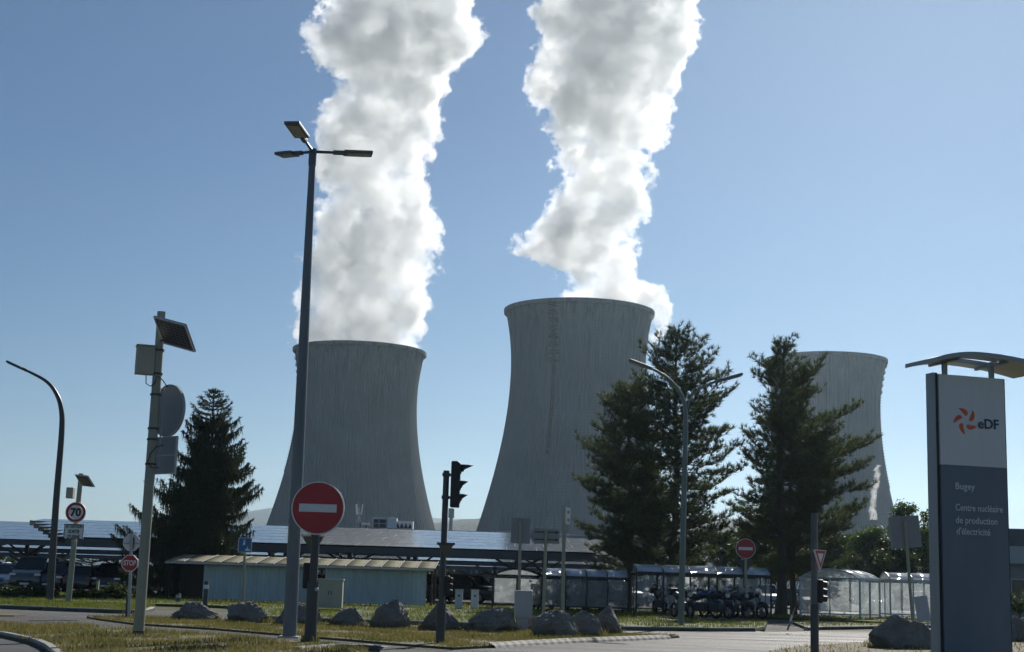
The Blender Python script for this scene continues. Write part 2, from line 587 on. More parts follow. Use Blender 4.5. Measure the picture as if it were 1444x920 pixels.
M_PATH = asphalt_mat('path_asphalt', (0.15, 0.145, 0.13), 0.85, False, 0.2)
M_LOT = asphalt_mat('car_park_asphalt', (0.05, 0.05, 0.052), 0.85, False, 0.15)
M_KERB = mat('kerb_concrete', (0.26, 0.25, 0.235), 0.85, 0, 0.3, 2.0, 0.3, 40)

def flat(name, pts, z, m):
    me = bpy.data.meshes.new(name)
    bm = bmesh.new()
    f = bm.faces.new([bm.verts.new((p[0], p[1], z)) for p in pts])
    bmesh.ops.triangulate(bm, faces=[f])
    for q in bm.faces:
        if q.normal.z < 0:
            q.normal_flip()
    bm.to_mesh(me); bm.free()
    return tag(link_mesh(name, me, m, smooth=False, fix=False), kind='structure')
def slab(name, pts, z, m):
    me = bpy.data.meshes.new(name)
    bm = bmesh.new()
    f = bm.faces.new([bm.verts.new((p[0], p[1], z)) for p in pts])
    if f.normal.z < 0 or (f.normal_update() or f.normal.z < 0):
        bmesh.ops.reverse_faces(bm, faces=[f])
    r = bmesh.ops.extrude_face_region(bm, geom=[f])
    for q in r['geom']:
        if isinstance(q, bmesh.types.BMVert):
            q.co.z = -0.05
    bmesh.ops.triangulate(bm, faces=list(bm.faces))
    bmesh.ops.recalc_face_normals(bm, faces=bm.faces)
    bm.to_mesh(me); bm.free()
    return tag(link_mesh(name, me, m, smooth=False, fix=False), kind='structure')
def resample(pts, step):
    out = [Vector((p[0], p[1], 0)) for p in pts]
    res = [out[0]]
    for a, b2 in zip(out, out[1:]):
        n = max(1, int((b2 - a).length / step))
        for i in range(1, n + 1):
            res.append(a.lerp(b2, i / n))
    return res
def kerb(pts, h=0.13, w=0.16, inward=1, name='kerb', m=None):
    pts = [Vector((p[0], p[1], 0)) for p in pts]
    mb = MB()
    prof = [(0, -0.03), (0, h - 0.025), (0.025, h), (w, h), (w, -0.03)]
    vs, fs = [], []
    for i, p in enumerate(pts):
        t = (pts[min(i + 1, len(pts) - 1)] - pts[max(i - 1, 0)]).normalized()
        nrm = Vector((-t.y, t.x, 0)) * inward
        for d, z in prof:
            vs.append(p + nrm * d + Vector((0, 0, z)))
    k = len(prof)
    for i in range(len(pts) - 1):
        for q in range(k - 1):
            fs.append((i * k + q, i * k + q + 1, (i + 1) * k + q + 1, (i + 1) * k + q))
    fs += [tuple(range(k)), tuple(range((len(pts) - 1) * k, len(pts) * k))]
    mb.add(vs, fs)
    return tag(mb.build(name, m or M_KERB, None, smooth=False), kind='structure')
def gp(*px):
    return [ground(x, y) for x, y in px]

flat('ground', [(-9000, -400), (9000, -400), (9000, 9000), (-9000, 9000)], 0.0, M_FIELD)
flat('road', [(-90, -30), (90, -30), (90, 50), (-90, 50)], 0.004, M_ROAD)
flat('car_park', [(-110, 71), (70, 71), (70, 240), (-110, 240)], 0.004, M_LOT)
# lawn beyond the cross road, cut by a side path
lawn_w = gp((-420, 838), (-100, 855), (0, 859), (60, 861.5), (110, 863.5), (160, 865.5), (190, 866.3), (205, 865.5), (216, 862.5), (219, 860), (212, 857.8), (190, 856.2), (90, 852.6), (0, 849.5), (-300, 840))
slab('lawn', lawn_w, 0.10, M_LAWN)
kerb([p for p in lawn_w[:11]], 0.13)
back_w = gp((-330, 839), (0, 848.2), (90, 851.2), (210, 855.2), (300, 857.6), (335, 859.5), (345, 866), (352, 872), (365, 874.6), (395, 876), (480, 879), (570, 881.6), (700, 885.4), (800, 887.8), (880, 889.8), (1000, 891.2), (1065, 891.2), (1078, 888), (1082, 880))
back_w += gp((985, 878), (978, 873.5), (985, 870))
back_w += [(22, 61), (22, 74), (-70, 74)]
slab('lawn', back_w, 0.10, M_LAWN)
kerb(back_w[5:17], 0.13)
right_w = gp((1140, 890), (1160, 888.8), (1200, 888.3), (1300, 886), (1444, 884), (1800, 884))
right_w += [(40, 60), (16, 60)] + gp((1118, 881))
slab('lawn', right_w, 0.10, M_LAWN)
kerb(right_w[:6], 0.13)
flat('footpath', gp((985, 870.5), (978, 874), (986, 878.5), (1082, 881), (1078, 891.5), (1140, 890.5), (1118, 881.5), (1300, 876), (1300, 871)), 0.008, M_PATH)
# splitter island with the boulders
isl = gp((122, 872.4), (180, 872.6), (240, 873.6), (350, 878.5), (430, 882), (500, 885.5), (600, 889), (700, 893), (800, 896.5), (860, 898.2), (920, 898), (950, 898.6), (958, 899.8),
         (940, 901.5), (860, 905), (800, 907.5), (740, 911), (690, 914.5), (640, 917), (560, 911), (480, 904), (430, 900), (300, 889), (190, 882), (140, 875.5))
slab('traffic_island', isl, 0.05, M_DRY)
# footpath crossing in front of the island
flat('footpath', gp((-260, 863), (-100, 865), (0, 868), (122, 872.4), (140, 876), (190, 882.8), (300, 889.8), (430, 901), (480, 905), (560, 912), (640, 918), (560, 926), (480, 913), (380, 903), (300, 897), (190, 890), (100, 883), (0, 880.5), (-100, 880), (-260, 880)), 0.010, M_PATH)
# dry verge between the footpath and the two near roads
dry_w = gp((-100, 881), (0, 881.3), (100, 883.8), (190, 890.8), (300, 897.8), (380, 903.8), (470, 912), (515, 921), (540, 945), (330, 990), (160, 975), (88, 942), (70, 925), (60, 916.5), (46, 910), (0, 899), (-100, 888))
slab('verge', dry_w, 0.05, M_DRY)
kerb(gp((-90, 889), (0, 899), (26, 904.5), (46, 910), (60, 916.5), (70, 925), (78, 934), (88, 946)), 0.10, 0.14, 1)
dry_e = gp((1085, 921), (1130, 914.5), (1180, 910.5), (1235, 907.5), (1300, 905), (1444, 903), (1900, 902)) + [(30, 12), (6, 14), (4.2, 20)]
slab('verge', dry_e, 0.05, M_DRY)
small_w = gp((-200, 862), (-60, 864.4), (0, 865.4), (28, 867.4), (36, 869), (20, 870.2), (-60, 869.8), (-200, 867))
slab('verge', small_w, 0.04, M_DRY)

# tar joints and worn tracks on the cross road
M_TAR = mat('tar_joint', (0.018, 0.018, 0.019), 0.55, 0, 0.3, 2.0)
rj = random.Random(4)
for y0, x0, x1, w in ((38.3, -1.5, 16, 0.10), (41.0, 2, 22, 0.07), (36.0, 6, 17, 0.06)):
    lo, hi = [], []
    for i in range(15):
        x = x0 + (x1 - x0) * i / 14
        y = y0 + 0.13 * x + rj.uniform(-0.05, 0.05)
        lo.append((x, y - w * rj.uniform(0.6, 1.2))); hi.append((x, y + w * rj.uniform(0.6, 1.2)))
    flat('road', lo + hi[::-1], 0.008, M_TAR)
# hatched low kerb stones along the island nose: each stone bears a slanted white band
def hatch_mat():
    m, nt, b = new_mat('hatched_kerb_paint')
    w = N(nt, 'ShaderNodeTexWave', wave_type='BANDS', bands_direction='X')
    w.inputs['Scale'].default_value = 1.0
    mp = N(nt, 'ShaderNodeMapping')
    tc = N(nt, 'ShaderNodeTexCoord')
    mp.inputs['Rotation'].default_value = (0, 0, math.radians(-30))
    nt.links.new(tc.outputs['Object'], mp.inputs['Vector'])
    nt.links.new(mp.outputs[0], w.inputs['Vector'])
    wear = noise(nt, texco(nt), 9.0, 5, 0.7)
    stripe = ramp(nt, w.outputs['Fac'], [(0.47, 0.0), (0.53, 1.0)])
    fac = mixc(nt, 1.0, stripe, ramp(nt, wear, [(0.32, 0.35), (0.5, 1.0)]), 'MULTIPLY')
    col = mixc(nt, fac, (0.035, 0.035, 0.035), (0.27, 0.27, 0.255))
    nt.links.new(col, b.inputs['Base Color'])
    b.inputs['Roughness'].default_value = 0.8
    return m
M_HATCH = hatch_mat()
def hatch(pts, w):
    pts = resample(pts, 0.6)
    mb = MB()
    vs, fs = [], []
    for i, p in enumerate(pts):
        t = (pts[min(i + 1, len(pts) - 1)] - pts[max(i - 1, 0)]).normalized()
        nrm = Vector((-t.y, t.x, 0))
        for d, z in ((-w, 0.0), (-w + 0.04, 0.05), (-0.04, 0.10), (0.08, 0.105)):
            vs.append(p + nrm * d + Vector((0, 0, z)))
    for i in range(len(pts) - 1):
        for q in range(3):
            fs.append((i * 4 + q, i * 4 + q + 1, i * 4 + q + 5, i * 4 + q + 4))
    mb.add(vs, fs)
    return tag(mb.build('kerb', M_HATCH, None, smooth=False), kind='structure')
hatch(gp((690, 914.2), (740, 910.6), (800, 907.2), (860, 904.8), (940, 901.3)), 0.15)
hatch(gp((418, 921), (470, 916.6), (520, 917.5), (545, 921)), 0.15)

# grass blades where the lawns are near enough to show them
def blade_mat(name, c1, c2, tr):
    m, nt, b = new_mat(name)
    v = texco(nt)
    col = ramp(nt, noise(nt, v, 1.3, 5, 0.7), [(0.3, c1), (0.7, c2)])
    col = mixc(nt, ramp(nt, noise(nt, v, 0.45, 4, 0.6), [(0.5, 0.0), (0.68, 0.75)]), col, (0.085, 0.115, 0.03))
    nt.links.new(col, b.inputs['Base Color'])
    b.inputs['Roughness'].default_value = 0.6
    b.inputs['Specular IOR Level'].default_value = 0.25
    t = N(nt, 'ShaderNodeBsdfTranslucent')
    nt.links.new(mixc(nt, 1.0, col, (1.0, 1.0, 0.6), 'MULTIPLY'), t.inputs['Color'])
    ms = N(nt, 'ShaderNodeMixShader')
    ms.inputs[0].default_value = tr
    nt.links.new(b.outputs[0], ms.inputs[1]); nt.links.new(t.outputs[0], ms.inputs[2])
    nt.links.new(ms.outputs[0], nt.nodes['Material Output'].inputs['Surface'])
    return m
M_BLADE_G = blade_mat('grass_blade_green', (0.09, 0.13, 0.03), (0.20, 0.20, 0.065), 0.45)
M_BLADE_D = blade_mat('grass_blade_dry', (0.15, 0.138, 0.06), (0.27, 0.235, 0.12), 0.35)
def inside(px, py, poly):
    r = np.zeros(len(px), bool)
    n = len(poly)
    for i in range(n):
        x0, y0 = poly[i][0], poly[i][1]
        x1, y1 = poly[(i + 1) % n][0], poly[(i + 1) % n][1]
        c = ((y0 > py) != (y1 > py)) & (px < (x1 - x0) * (py - y0) / (y1 - y0 + 1e-12) + x0)
        r ^= c
    return r
def blades(name, poly, count, z, h, w, m, seed, ymax=1e9, edge=0.0, xr=(-1e9, 1e9)):
    rg = np.random.default_rng(seed)
    P = np.array([[p[0], p[1]] for p in poly])
    lo, hi = P.min(0), P.max(0)
    hi[1] = min(hi[1], ymax); lo[0] = max(lo[0], xr[0]); hi[0] = min(hi[0], xr[1])
    xs = rg.uniform(lo[0], hi[0], count * 3); ys = rg.uniform(lo[1], hi[1], count * 3)
    k = inside(xs, ys, poly)
    xs, ys = xs[k][:count], ys[k][:count]
    # only what the frame can see, a little beyond
    d = np.abs(xs) < 0.40 * ys + 2
    xs, ys = xs[d], ys[d]
    n = len(xs)
    cl = np.array([mnoise.noise((x * 0.9, y * 0.6, seed)) for x, y in zip(xs, ys)])
    keep = cl + rg.uniform(-0.25, 0.25, n) > -0.22
    xs, ys, cl = xs[keep], ys[keep], cl[keep]
    n = len(xs)
    hh = h * rg.uniform(0.45, 1.2, n) * (1 + 0.9 * np.clip(cl, -0.7, 1))
    a = rg.uniform(0, 2 * np.pi, n)
    lean = rg.uniform(0.1, 0.7, n) * hh
    la = rg.uniform(0, 2 * np.pi, n)
    wx, wy = np.cos(a) * w, np.sin(a) * w
    base = np.stack([xs, ys, np.full(n, z)], 1)
    v0 = base + np.stack([-wx, -wy, 0 * xs - 0.01], 1)
    v1 = base + np.stack([wx, wy, 0 * xs - 0.01], 1)
    v2 = base + np.stack([lean * np.cos(la), lean * np.sin(la), hh], 1)
    V = np.stack([v0, v1, v2], 1).reshape(-1, 3)
    np_mesh(name, V, np.arange(3 * n).reshape(-1, 3), m)
    o = COL.objects[-1] if False else bpy.context.scene.objects[-1]
    return o
def blade_field(*a, **k):
    before = set(bpy.data.objects)
    blades(*a, **k)
    for o in set(bpy.data.objects) - before:
        tag(o, kind='stuff')
blade_field('grass', dry_w, 26000, 0.05, 0.075, 0.012, M_BLADE_D, 1)
blade_field('grass', isl, 30000, 0.05, 0.075, 0.012, M_BLADE_D, 2)
blade_field('grass', dry_e, 20000, 0.05, 0.08, 0.012, M_BLADE_D, 3, ymax=45)
blade_field('grass', lawn_w, 22000, 0.10, 0.09, 0.016, M_BLADE_G, 4)
blade_field('grass', back_w, 60000, 0.10, 0.10, 0.018, M_BLADE_G, 5)
blade_field('grass', right_w, 14000, 0.10, 0.10, 0.018, M_BLADE_G, 6)

def tufts(spots, n, h, m, seed, z=0.05):
    # ragged longer grass left standing round stones and post feet
    rg = np.random.default_rng(seed)
    V = []
    for x, y, rx, ry in spots:
        a = rg.uniform(0, 2 * np.pi, n)
        k = rg.uniform(0.92, 1.2, n)
        px_, py_ = x + rx * k * np.cos(a), y + ry * k * np.sin(a)
        hh = h * rg.uniform(0.3, 1.3, n)
        b2 = rg.uniform(0, 2 * np.pi, n)
        la = rg.uniform(0, 2 * np.pi, n)
        w = 0.012
        v0 = np.stack([px_ - w * np.cos(b2), py_ - w * np.sin(b2), np.full(n, z - 0.02)], 1)
        v1 = np.stack([px_ + w * np.cos(b2), py_ + w * np.sin(b2), np.full(n, z - 0.02)], 1)
        v2 = np.stack([px_ + 0.4 * hh * np.cos(la), py_ + 0.4 * hh * np.sin(la), z + hh], 1)
        V.append(np.stack([v0, v1, v2], 1).reshape(-1, 3))
    V = np.concatenate(V)
    tag(np_mesh('grass', V, np.arange(len(V)).reshape(-1, 3), m), kind='stuff')

# ------------------------------------------------------------------ hills beyond the plant
def hill(name, prof, D, depth, m, seed, rough):
    xs = np.linspace(prof[0][0], prof[-1][0], 220)
    hs = np.interp(xs, [p[0] for p in prof], [p[1] for p in prof])
    mb = MB()
    vs, fs = [], []
    rows = 14
    for r in range(rows):
        t = r / (rows - 1)
        for x, h in zip(xs, hs):
            X = (x - CX) / F_PX * D
            Y = D + depth * (t - 0.5)
            env = math.sin(math.pi * (0.04 + 0.92 * t)) ** 0.8
            z = h / F_PX * D * env
            z += rough * D / F_PX * (mnoise.fractal((X * 0.004, Y * 0.004, seed), 0.9, 2.1, 5) * 4) * env
            vs.append((X, Y, max(-2, z) if 0 < r < rows - 1 else -3))
    n = len(xs)
    for r in range(rows - 1):
        for i in range(n - 1):
            fs.append((r * n + i, r * n + i + 1, (r + 1) * n + i + 1, (r + 1) * n + i))
    mb.add(vs, fs)
    return tag(mb.build(name, m, None, smooth=True, angle=180), kind='structure')
M_WOOD = ground_mat('wooded_hill', [(0.3, (0.03, 0.042, 0.022)), (0.7, (0.06, 0.07, 0.035))], 0.02, fine=0.12, bmp=0.8, fdist=4.0)
hill('hill', [(-900, 40), (-300, 55), (0, 58), (150, 55), (290, 62), (340, 80), (400, 92), (480, 98), (560, 90), (640, 84), (900, 80), (1100, 84), (1500, 60), (2300, 40)], 5200, 1500, M_WOOD, 3, 0.7)
hill('hill', [(430, 0), (520, 40), (590, 74), (640, 83), (700, 88), (800, 95), (900, 92), (1060, 98), (1200, 70), (1350, 40), (1600, 0)], 2300, 600, M_WOOD, 8, 1.0)
# ------------------------------------------------------------------ long plant building and what stands on its roof
M_CLAD = mat('blue_grey_cladding', (0.20, 0.25, 0.29), 0.5, 0.1, 0.12, 0.2, 0, 1)
M_CLAD2 = mat('pale_cladding', (0.36, 0.38, 0.39), 0.6, 0.0, 0.12, 0.3)
M_WHITE = mat('white_paint', (0.62, 0.62, 0.6), 0.5, 0, 0.1, 2.0)
M_GALV = mat('galvanised_steel', (0.36, 0.37, 0.37), 0.5, 0.55, 0.2, 6.0)
M_DARKGLASS = mat('dark_glazing', (0.03, 0.035, 0.045), 0.12, 0, 0.2, 1.0)
def roof_z(x, y, Y):
    return at(x, y, Y).z
YB = 232.0
hb = roof_z(640, 751, YB)
xL, xR = at(395, 745, YB).x, at(868, 760, YB).x
B = thing('plant_building', 'long low blue grey building at the foot of the towers, plant on its roof', 'building', ((xL + xR) / 2, YB, 0))
wB = xR - xL
MB().box((0, 9, hb / 2), (wB, 18, hb)).build('wall', M_CLAD, B, smooth=False)
MB().box((0, 9, hb + 0.12), (wB + 0.5, 18.5, 0.3)).build('roof', M_CLAD2, B, smooth=False)
mb = MB()
for k in range(12):
    mb.box((-wB / 2 + (k + 0.5) * wB / 12, -0.06, hb * 0.35), (wB / 12 - 1.2, 0.12, 1.4))
mb.build('window', M_DARKGLASS, B, smooth=False)
zb2 = roof_z(735, 753, YB - 6)
x0b, x1b = at(695, 757, YB - 6).x, at(800, 757, YB - 6).x
B2 = thing('plant_building', 'pale flat roofed block with a dark slot under its eave before the middle tower', 'building', ((x0b + x1b) / 2, YB - 6, 0))
MB().box((0, 2.6, zb2 / 2), (x1b - x0b, 5, zb2)).build('wall', M_CLAD2, B2, smooth=False)
MB().box((0, 2.5, zb2 + 0.1), (x1b - x0b + 0.6, 5.4, 0.25)).build('roof', M_WHITE, B2, smooth=False)
xs0 = at(708, 757, YB - 6).x - (x0b + x1b) / 2
MB().prism([(xs0 - 0.6, zb2 - 1.7), (xs0 + 3.0, zb2 - 1.5), (xs0 + 3.0, zb2 - 1.1), (xs0 - 0.6, zb2 - 0.4)], 0.02, 0.14).build('window', M_DARKGLASS, B2, smooth=False)

zr = hb + 0.27
def roof_spot(x, dY):
    return (at(x, 745, YB + dY).x, YB + dY, zr)
def rooftop_unit(x, dY, w, h, label, cones=0, frame=True):
    t = thing('rooftop_unit', label, 'air handling unit', roof_spot(x, dY))
    mb = MB().box((0, 0, h / 2 + 0.15), (w, 2.0, h))
    for s in (-1, 1):
        mb.box((s * w * 0.36, 0, 0.08), (0.2, 2.0, 0.16))
    mb.build('casing', M_WHITE, t, smooth=False, bevel=0.04)
    if frame:
        mb = MB()
        for s in range(4):
            mb.box((-w / 2 + 0.1 + s * (w - 0.2) / 3, -1.04, h / 2 + 0.15), (0.1, 0.1, h))
        mb.box((0, -1.04, h + 0.2), (w, 0.12, 0.12))
        mb.box((0, -1.04, h * 0.5), (w, 0.12, 0.1))
        mb.build('frame', M_GALV, t, smooth=False)
        MB().box((-w * 0.1, -1.01, h * 0.5), (w * 0.6, 0.06, h * 0.8)).build('louvre', M_STEEL_DK, t, smooth=False)
    for q in range(cones):
        cx = -w / 2 + (q + 0.7) * w / (cones + 0.4)
        MB().prism([(cx - 0.34, 0.2), (cx + 0.34, 0.2), (cx + 0.05, h * 0.8), (cx - 0.05, h * 0.8)], -1.06, -1.01).build('vent', M_STEEL_DK, t, smooth=False)
    return t
rooftop_unit(540, 3, 3.6, 1.7, 'white boxy unit with dark louvres on the roof before the left tower')
rooftop_unit(553, 2.2, 1.5, 1.6, 'narrow white unit beside the louvred one on the long roof', frame=False)
rooftop_unit(570, 3, 2.9, 1.2, 'white unit with four dark cone shaped vents on the long roof', cones=4, frame=False)
t = thing('pipe_rack', 'low tangle of pipes and ducts on the long roof beside the antenna mast', 'pipework', roof_spot(513, 4))
rr = random.Random(5)
mb = MB()
for k in range(6):
    z = rr.uniform(0.3, 1.0)
    mb.path([(-1.7, rr.uniform(-.8, .8), z), (rr.uniform(-.3, .3), rr.uniform(-.8, .8), z), (1.5, rr.uniform(-.8, .8), z * 0.7)], 0.09, 6)
mb.build('pipes', M_GALV, t)
mb = MB()
for x in (-1.5, -0.5, 0.5, 1.4):
    mb.box((x, 0, 0.5), (0.12, 1.6, 1.0))
mb.build('frame', M_STEEL_DK, t, smooth=False)
MB().box((0.3, -0.6, 0.75), (1.3, 0.5, 0.35)).build('duct', M_WHITE, t, smooth=False, bevel=0.05)
t = thing('antenna_mast', 'roof mast with two upright white antenna panels before the left tower', 'antenna', roof_spot(505, 5))
mb = MB().tube((0, 0, 0), (0, 0, 3.4), 0.07)
for a in (0.4, 2.5, 4.6):
    mb.tube((math.cos(a) * 0.9, math.sin(a) * 0.9, 0), (0, 0, 2.1), 0.045, n=6)
mb.build('mast', M_GALV, t)
for s, w in ((-0.35, 0.32), (0.5, 0.16)):
    mb = MB().box((s, -0.2, 3.1), (w, 0.16, 1.7), M=Matrix.Rotation(0.09 * (1 if s > 0 else -1), 3, 'Y'))
    mb.tube((s, -0.1, 2.6), (0, 0, 2.5), 0.03, n=6).build('antenna_panel', M_WHITE, t, smooth=False)
g0 = at(636, 735, 420)
t = thing('vent_stack', 'slim distant metal stack between the two steaming towers', 'chimney', (g0.x, 420, 0))
hs = roof_z(636.5, 717, 420)
MB().lathe([(0.55, 0), (0.5, hs * 0.55), (0.5, hs - 2.6), (0.85, hs - 2.5), (0.85, hs - 0.1), (0.7, hs), (0.4, hs)], 16).build('flue', M_CLAD2, t)
MB().lathe([(0.9, hs - 2.7), (0.98, hs - 2.7), (0.98, hs - 2.5), (0.9, hs - 2.5)], 16).build('collar', M_GALV, t)

# ------------------------------------------------------------------ solar car park canopies
def panel_mat():
    m, nt, b = new_mat('solar_modules')
    v = texco(nt)
    sx = N(nt, 'ShaderNodeSeparateXYZ')
    nt.links.new(v, sx.inputs[0])
    def line(sock, period, width):
        d = N(nt, 'ShaderNodeMath', operation='DIVIDE'); d.inputs[1].default_value = period
        nt.links.new(sock, d.inputs[0])
        f = N(nt, 'ShaderNodeMath', operation='FRACT'); nt.links.new(d.outputs[0], f.inputs[0])
        c = N(nt, 'ShaderNodeMath', operation='LESS_THAN'); c.inputs[1].default_value = width / period
        nt.links.new(f.outputs[0], c.inputs[0])
        return c.outputs[0]
    mx = N(nt, 'ShaderNodeMath', operation='MAXIMUM')
    nt.links.new(line(sx.outputs[0], 1.68, 0.03), mx.inputs[0]); nt.links.new(line(sx.outputs[1], 1.02, 0.09), mx.inputs[1])
    cell = mixc(nt, noise(nt, v, 0.6, 3), (0.012, 0.016, 0.03), (0.02, 0.026, 0.045))
    col = mixc(nt, mx.outputs[0], cell, (0.13, 0.135, 0.14))
    nt.links.new(col, b.inputs['Base Color'])
    dust = noise(nt, v, 1.4, 5, 0.7)
    nt.links.new(mixc(nt, mx.outputs[0], ramp(nt, dust, [(0.3, 0.10), (0.7, 0.2)]), (0.3, 0.3, 0.3)), b.inputs['Roughness'])
    b.inputs['Specular IOR Level'].default_value = 0.5
    return m
M_PANEL = panel_mat()
M_STEEL = mat('painted_steel', (0.085, 0.09, 0.095), 0.55, 0.2, 0.15, 1.0)
M_TEAL = mat('teal_edge_sheet', (0.05, 0.085, 0.09), 0.5, 0.2)
def canopy(label, Y0, L, x0, x1, z0, z1, stagger, cols, strips=6):
    xm = (x0 + x1) / 2
    t = thing('solar_canopy', label, 'solar carport', (xm, Y0, 0), 0, 'solar canopies over the car park')
    sl = math.atan2(z1 - z0, L)
    for k in range(strips):
        ya, yb = L * k / strips, L * (k + 1) / strips
        st = stagger * (k + 0.5) / strips
        xa = x0 + st - xm
        za = z0 + (z1 - z0) * k / strips
        w = x1 + st * 0.6 - xm - xa
        ly = (yb - ya) / math.cos(sl) - 0.02
        o = MB().box((w / 2, ly / 2, 0), (w, ly, 0.06)).build('module_row', M_PANEL, t, smooth=False)
        o.location = (xa, ya, za + 0.06)
        o.rotation_euler = (sl - 0.002, 0, 0)
        MB().box((xa - 0.03, (ya + yb) / 2, za - 0.03), (0.05, yb - ya - 0.02, 0.34)).build('edge_sheet', M_TEAL, t, smooth=False)
    mb = MB()
    mb.box(((x0 + x1) / 2 - xm, 0.12, z0 - 0.17), (x1 - x0, 0.18, 0.32))
    for k in range(1, strips + 1):
        st = stagger * (k - 0.5) / strips
        mb.box(((x0 + x1) / 2 - xm + st * 0.8, L * k / strips - 0.1, z0 + (z1 - z0) * k / strips - 0.27), (x1 - x0 - abs(st) * 0.3, 0.12, 0.22))
    mb.build('purlin', M_STEEL, t, smooth=False)
    n = max(2, int((x1 - x0) / cols))
    for q in range(n):
        x = x0 - xm + (q + 0.5) * (x1 - x0) / n
        ym = L * 0.42
        zt = z0 + (z1 - z0) * 0.42 - 0.5
        c = MB().box((x, ym, zt / 2), (0.26, 0.26, zt)).build('column', M_STEEL, t, smooth=False)
        mb = MB()
        for dx, dy in ((-2.3, 0), (2.3, 0)):
            mb.tube((x, ym, zt * 0.62), (x + dx, ym + dy, zt + 0.15), 0.08, n=6)
        mb.box((x, L / 2, zt + 0.22), (0.22, L - 0.6, 0.3), M=Matrix.Rotation(sl, 3, 'X'))
        for dy in (-0.36, 0.36):
            mb.tube((x, ym, zt * 0.55), (x, ym + dy * L, zt + 0.05 + dy * (z1 - z0)), 0.08, n=6)
        mb.build('brace', M_STEEL, c, smooth=False)
    return t
def zpx(px, Y):
    return EYE + px / F_PX * Y
canopy('nearest long solar canopy with a stepped left end, before the left tower', 82, 17, at(92, 760, 82).x, at(858, 790, 82).x, zpx(42, 82), zpx(66, 99), -7.2, 8.5)
canopy('solar canopy second from the front, reaching the left edge of the photo', 106, 19, -62, 8, zpx(37, 106), zpx(61.5, 125), 0, 9)
canopy('third solar canopy row seen as thin strip between the two nearest and the farthest', 134, 16, -70, 15, zpx(26, 134), zpx(36, 150), 0, 10)
canopy('farthest solar canopy row seen low under the others', 162, 16, -80, 22, zpx(19, 162), zpx(27, 178), 0, 10)

# ------------------------------------------------------------------ blue corrugated bicycle shed
def corrugated(name, c):
    m, nt, b = new_mat(name)
    v = texco(nt)
    col = ramp(nt, noise(nt, texco(nt, (1, 1, 0.25)), 1.6, 6, 0.65), [(0.3, sc(c, 0.82)), (0.72, sc(c, 1.12))])
    nt.links.new(col, b.inputs['Base Color'])
    b.inputs['Roughness'].default_value = 0.5
    return m
M_BLUE = corrugated('blue_sheet', (0.50, 0.60, 0.60))
def poly_mat():
    m, nt, b = new_mat('yellowed_polycarbonate')
    v = texco(nt)
    col = ramp(nt, noise(nt, v, 1.5, 5, 0.6), [(0.3, (0.62, 0.58, 0.42)), (0.7, (0.78, 0.75, 0.6))])
    nt.links.new(col, b.inputs['Base Color'])
    b.inputs['Roughness'].default_value = 0.75
    b.inputs['Specular IOR Level'].default_value = 0.2
    t = N(nt, 'ShaderNodeBsdfTranslucent')
    nt.links.new(col, t.inputs['Color'])
    ms = N(nt, 'ShaderNodeMixShader'); ms.inputs[0].default_value = 0.7
    nt.links.new(b.outputs[0], ms.inputs[1]); nt.links.new(t.outputs[0], ms.inputs[2])
    nt.links.new(ms.outputs[0], nt.nodes['Material Output'].inputs['Surface'])
    return m
M_POLY = poly_mat()
YS = 66.0
gx = lambda x, y=825: at(x, y, YS).x
S = thing('bicycle_shed', 'long low shed with blue corrugated walls and yellowed translucent roof behind the boulders', 'shed', (gx(424), YS, 0.1))
ox = gx(424)
ztop = zpx(11.5, YS) - 0.1
for xa, xb in ((287, 445), (459, 600)):
    a, b2 = gx(xa) - ox, gx(xb) - ox
    n = int((b2 - a) / 0.19)
    vs, fs = [], []
    for i in range(n * 4 + 1):
        x = a + (b2 - a) * i / (n * 4)
        y = (0, 0, 0.035, 0.035)[i % 4]
        vs += [(x, y, 0.05), (x, y, ztop)]
    for i in range(n * 4):
        fs.append((2 * i, 2 * i + 2, 2 * i + 3, 2 * i + 1))
    mb = MB().add(vs, fs)
    w = mb.build('wall', M_BLUE, S, smooth=False)
    so = w.modifiers.new('thick', 'SOLIDIFY'); so.thickness = 0.004
    mb = MB()
    for x in (a, b2):
        mb.box((x, 0.07, ztop / 2), (0.06, 0.06, ztop))
    mb.box(((a + b2) / 2, 0.02, ztop + 0.03), (b2 - a, 0.14, 0.06))
    mb.build('wall_frame', M_GALV, w, smooth=False)
xa, xb = gx(233) - ox, gx(612) - ox
nsh = 15
ze, zk = zpx(13.5, YS) - 0.06, zpx(21, YS + 3.4) + 0.02
for q in range(nsh):
    p0 = xa + (xb - xa) * q / nsh
    p1 = xa + (xb - xa) * (q + 1) / nsh
    vs, fs = [], []
    for i in range(9):
        t = i / 8
        y = -0.3 + 3.7 * t
        z = ze + (zk - ze) * (1 - (1 - t) ** 1.15)
        vs += [(p0 + 0.03, y, z), (p1 - 0.03, y, z)]
    for i in range(8):
        fs.append((2 * i, 2 * i + 1, 2 * i + 3, 2 * i + 2))
    r = MB().add(vs, fs).build('roof_sheet', M_POLY, S, smooth=True, angle=60)
    so = r.modifiers.new('thick', 'SOLIDIFY'); so.thickness = 0.012
for q in range(nsh + 1):
    p = xa + (xb - xa) * q / nsh
    MB().path([(p, -0.32 + 3.75 * i / 8, ze - 0.0 + (zk - ze) * (1 - (1 - i / 8) ** 1.15)) for i in range(9)], 0.035, 6).build('rafter', M_STEEL_DK, S)
MB().box(((xa + xb) / 2, -0.36, ze - 0.06), (xb - xa, 0.1, 0.09)).build('gutter', M_GALV, S, smooth=False, bevel=0.02)
